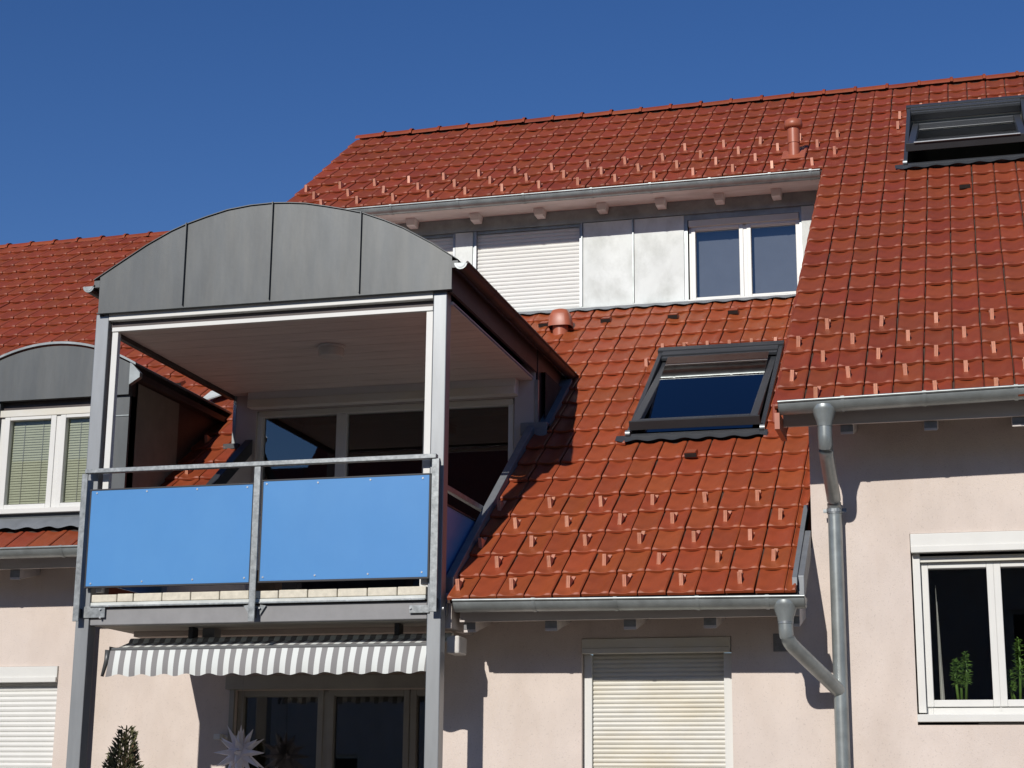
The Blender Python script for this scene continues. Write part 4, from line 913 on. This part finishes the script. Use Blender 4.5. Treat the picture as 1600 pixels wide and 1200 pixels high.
# potted dwarf spruce
tt = A(198, 1133, 12.55); tz = G
tree = thing('dwarf_spruce', 'small conical potted spruce with browned needles by the left post', 'tree', (tt.x, tt.y, tz))
part(MB().tube([(tt.x, tt.y, tz+.02), (tt.x, tt.y, tz+.12), (tt.x, tt.y, tz+.36), (tt.x, tt.y, tz+.38)], [.15, .17, .21, .22], 24), 'pot', 'pot', tree, smooth=True, angle=40)
part(MB().tube([(tt.x, tt.y, tz+.3), (tt.x, tt.y, tt.z-.2), (tt.x, tt.y, tt.z)], [.03, .012, .004], 8), 'trunk', 'bark', tree, smooth=True)
H = tt.z-(tz+.4)
def twigs(mb, cnt, pick):
    for i in range(cnt):
        t = random.random()**.55; a_ = random.uniform(0, 2*math.pi)
        if not pick(t, a_): continue
        Rm = .03+.46*(t**.92)*(.74+.42*math.sin(3*a_+t*9)*math.sin(t*31+2*a_)); r_ = Rm*(1-.55*random.random()**2)
        c = Vector((tt.x+math.cos(a_)*r_, tt.y+math.sin(a_)*r_, tt.z-.02-H*t+random.gauss(0, .012)))
        d = Vector((math.cos(a_)*.8, math.sin(a_)*.8, .75+random.gauss(0, .3))).normalized()
        ln = random.uniform(.022, .055); w = random.uniform(.004, .008); s1 = d.cross(Vector((random.gauss(0, 1), random.gauss(0, 1), random.gauss(0, 1)))).normalized(); s2 = d.cross(s1)
        mb.add([c, c+d*ln*.5+s1*w, c+d*ln, c+d*ln*.5-s1*w, c+d*ln*.5+s2*w, c+d*ln*.5-s2*w], [(0, 1, 2, 3), (0, 4, 2, 5)])
mb = MB(); twigs(mb, 17000, lambda t, a_: not (math.cos(a_+.6) > .1 and random.random() < .75*t*1.6)); part(mb, 'crown', 'needle', tree)
mb = MB(); twigs(mb, 10000, lambda t, a_: math.cos(a_+.6) > -.1 and random.random() < t*1.5); part(mb, 'dry_needles', 'needle_dry', tree)

# plants on the window sill inside
def sill_plant(q, label, stems, rad, dens):
    base = A(q[0], q[1], YWI+.16); base.z = pz0-.06
    t = thing('potted_plant', label, 'plant', base)
    part(MB().tube([base, base+Vector((0, 0, .05))], [.05, .06], 16), 'pot', 'pot', t, smooth=True, angle=40)
    mb = MB(); lf = MB()
    for (dx, dy, hh, lean) in stems:
        b_ = base+Vector((dx, dy, .05)); tip = b_+Vector((lean, 0, hh)); mb.tube([b_, b_*.4+tip*.6+Vector((dx*.3, 0, 0)), tip], [.011, .011, .005], 8)
        for k in range(dens):
            s_ = random.uniform(.38, 1.02); o = b_*(1-s_)+tip*s_; a_ = random.uniform(0, 6.28); ln = rad*random.uniform(.6, 1.15)*(1.1-.5*max(0, s_-.8)/.2)
            d = Vector((math.cos(a_), math.sin(a_), random.uniform(-.5, .75))).normalized(); u_ = d.cross(Vector((0, 0, 1))).normalized()*random.uniform(.003, .005); m_ = o+d*ln*.55+Vector((0, 0, .006))
            lf.add([o-u_*.6, o+u_*.6, m_+u_, o+d*ln, m_-u_], [(0, 1, 2, 3, 4)])
    part(mb, 'stem', 'leaf', t, smooth=True); part(lf, 'leaves', 'leaf', t); return t
sill_plant((1503, 1094), 'columnar green succulent behind the left pane of the right window', [(-.022, 0, .30, -.012), (.028, .01, .345, .012), (.0, .03, .27, 0)], .05, 170)
sill_plant((1590, 1094), 'bushy green plant behind the right pane at the picture edge', [(-.03, 0, .22, -.03), (.02, .02, .44, .01), (.05, 0, .27, .06), (-.01, .03, .19, -.05)], .055, 130)

# odds and ends on the balcony floor
cb = A(426, 905, 12.5); crate = thing('wooden_box', 'brown wooden box on the balcony floor behind the blue panels', 'box', (cb.x, 12.5, zb1+.1))
part(box(cb.x-.09, cb.x+.10, 12.31, 12.45, zb1+.101, zb1+.30), 'body', 'cardboard', crate, bevel=.004)
tx0, tx1 = A(475, 905, 12.5).x, A(640, 900, 12.5).x
tr = thing('clutter_trough', 'dark trough with dry stems added behind the right blue panel to block sun', 'planter', ((tx0+tx1)/2, 12.5, zb1+.1))  # stands for dark clutter; added to stop sun reaching the window frame behind
mb = MB().hexa([(x, y, z) for z, e in ((zb1+.101, .02), (zb1+.27, 0)) for y in (12.42+e, 12.62-e) for x in (tx0+e, tx1-e)]); part(mb, 'trough', 'trough', tr, bevel=.008)
mb = MB()
for k in range(16):
    x = random.uniform(tx0+.05, tx1-.05); y = random.uniform(12.44, 12.6); mb.tube([(x, y, zb1+.25), (x+random.gauss(0, .03), y-.02, zb1+.33), (x+random.gauss(0, .08), y-.05+random.gauss(0, .03), zb1+.42)], [.006, .005, .003], 6)
part(mb, 'stems', 'needle_dry', tr)

# the houses across the street: behind the camera, seen only as dark reflections in the window panes
def opposite(label, X0, X1, eave, rid):
    opp = thing('opposite_house', label, 'house', ((X0+X1)/2, -14, G), 'houses across the street')
    wx = [X0+2+3.2*k for k in range(int((X1-X0-3)/3.2)+1)]; hl = [(x, x+1.1, z, z+1.3) for x in wx for z in (G+1.2, G+4.1)]
    mb = MB(); wallmesh(mb, X0, X1, G, eave, -12.3, -.3, hl); part(mb, 'wall', 'plaster', opp)
    for x in (X0, X1): part(MB().prism([(x, -12.31, G), (x, -21.5, G), (x, -21.5, eave), (x, -16.9, rid-.15), (x, -12.31, eave)], (.3 if x == X0 else -.3, 0, 0)), 'gable_wall', 'plaster', opp)
    part(MB().prism([(X0-.3, -11.8, eave-.4), (X0-.3, -16.9, rid-.25), (X0-.3, -22, eave-.4), (X0-.3, -22, eave-.15), (X0-.3, -16.9, rid), (X0-.3, -11.8, eave-.15)], (X1-X0+.6, 0, 0)), 'roof', 'tile_up', opp)
    for (x, x1, z, z1) in hl:
        mb = MB(); ring(mb, x, x1, z, z1, -12.5, -12.43, .08); w_ = part(mb, 'window', 'white', opp); part(MB().quad((x+.05, -12.47, z+.05), (x1-.05, -12.47, z+.05), (x1-.05, -12.47, z1-.05), (x+.05, -12.47, z1-.05)), 'pane', 'room', w_)
opposite('taller house across the street, mirrored dark in the middle balcony panes', -17.7, 14, 7.8, 13.0)
opposite('lower house across the street, its ridge mirrored in the left balcony pane', -33, -18.6, 7.0, 11.6)
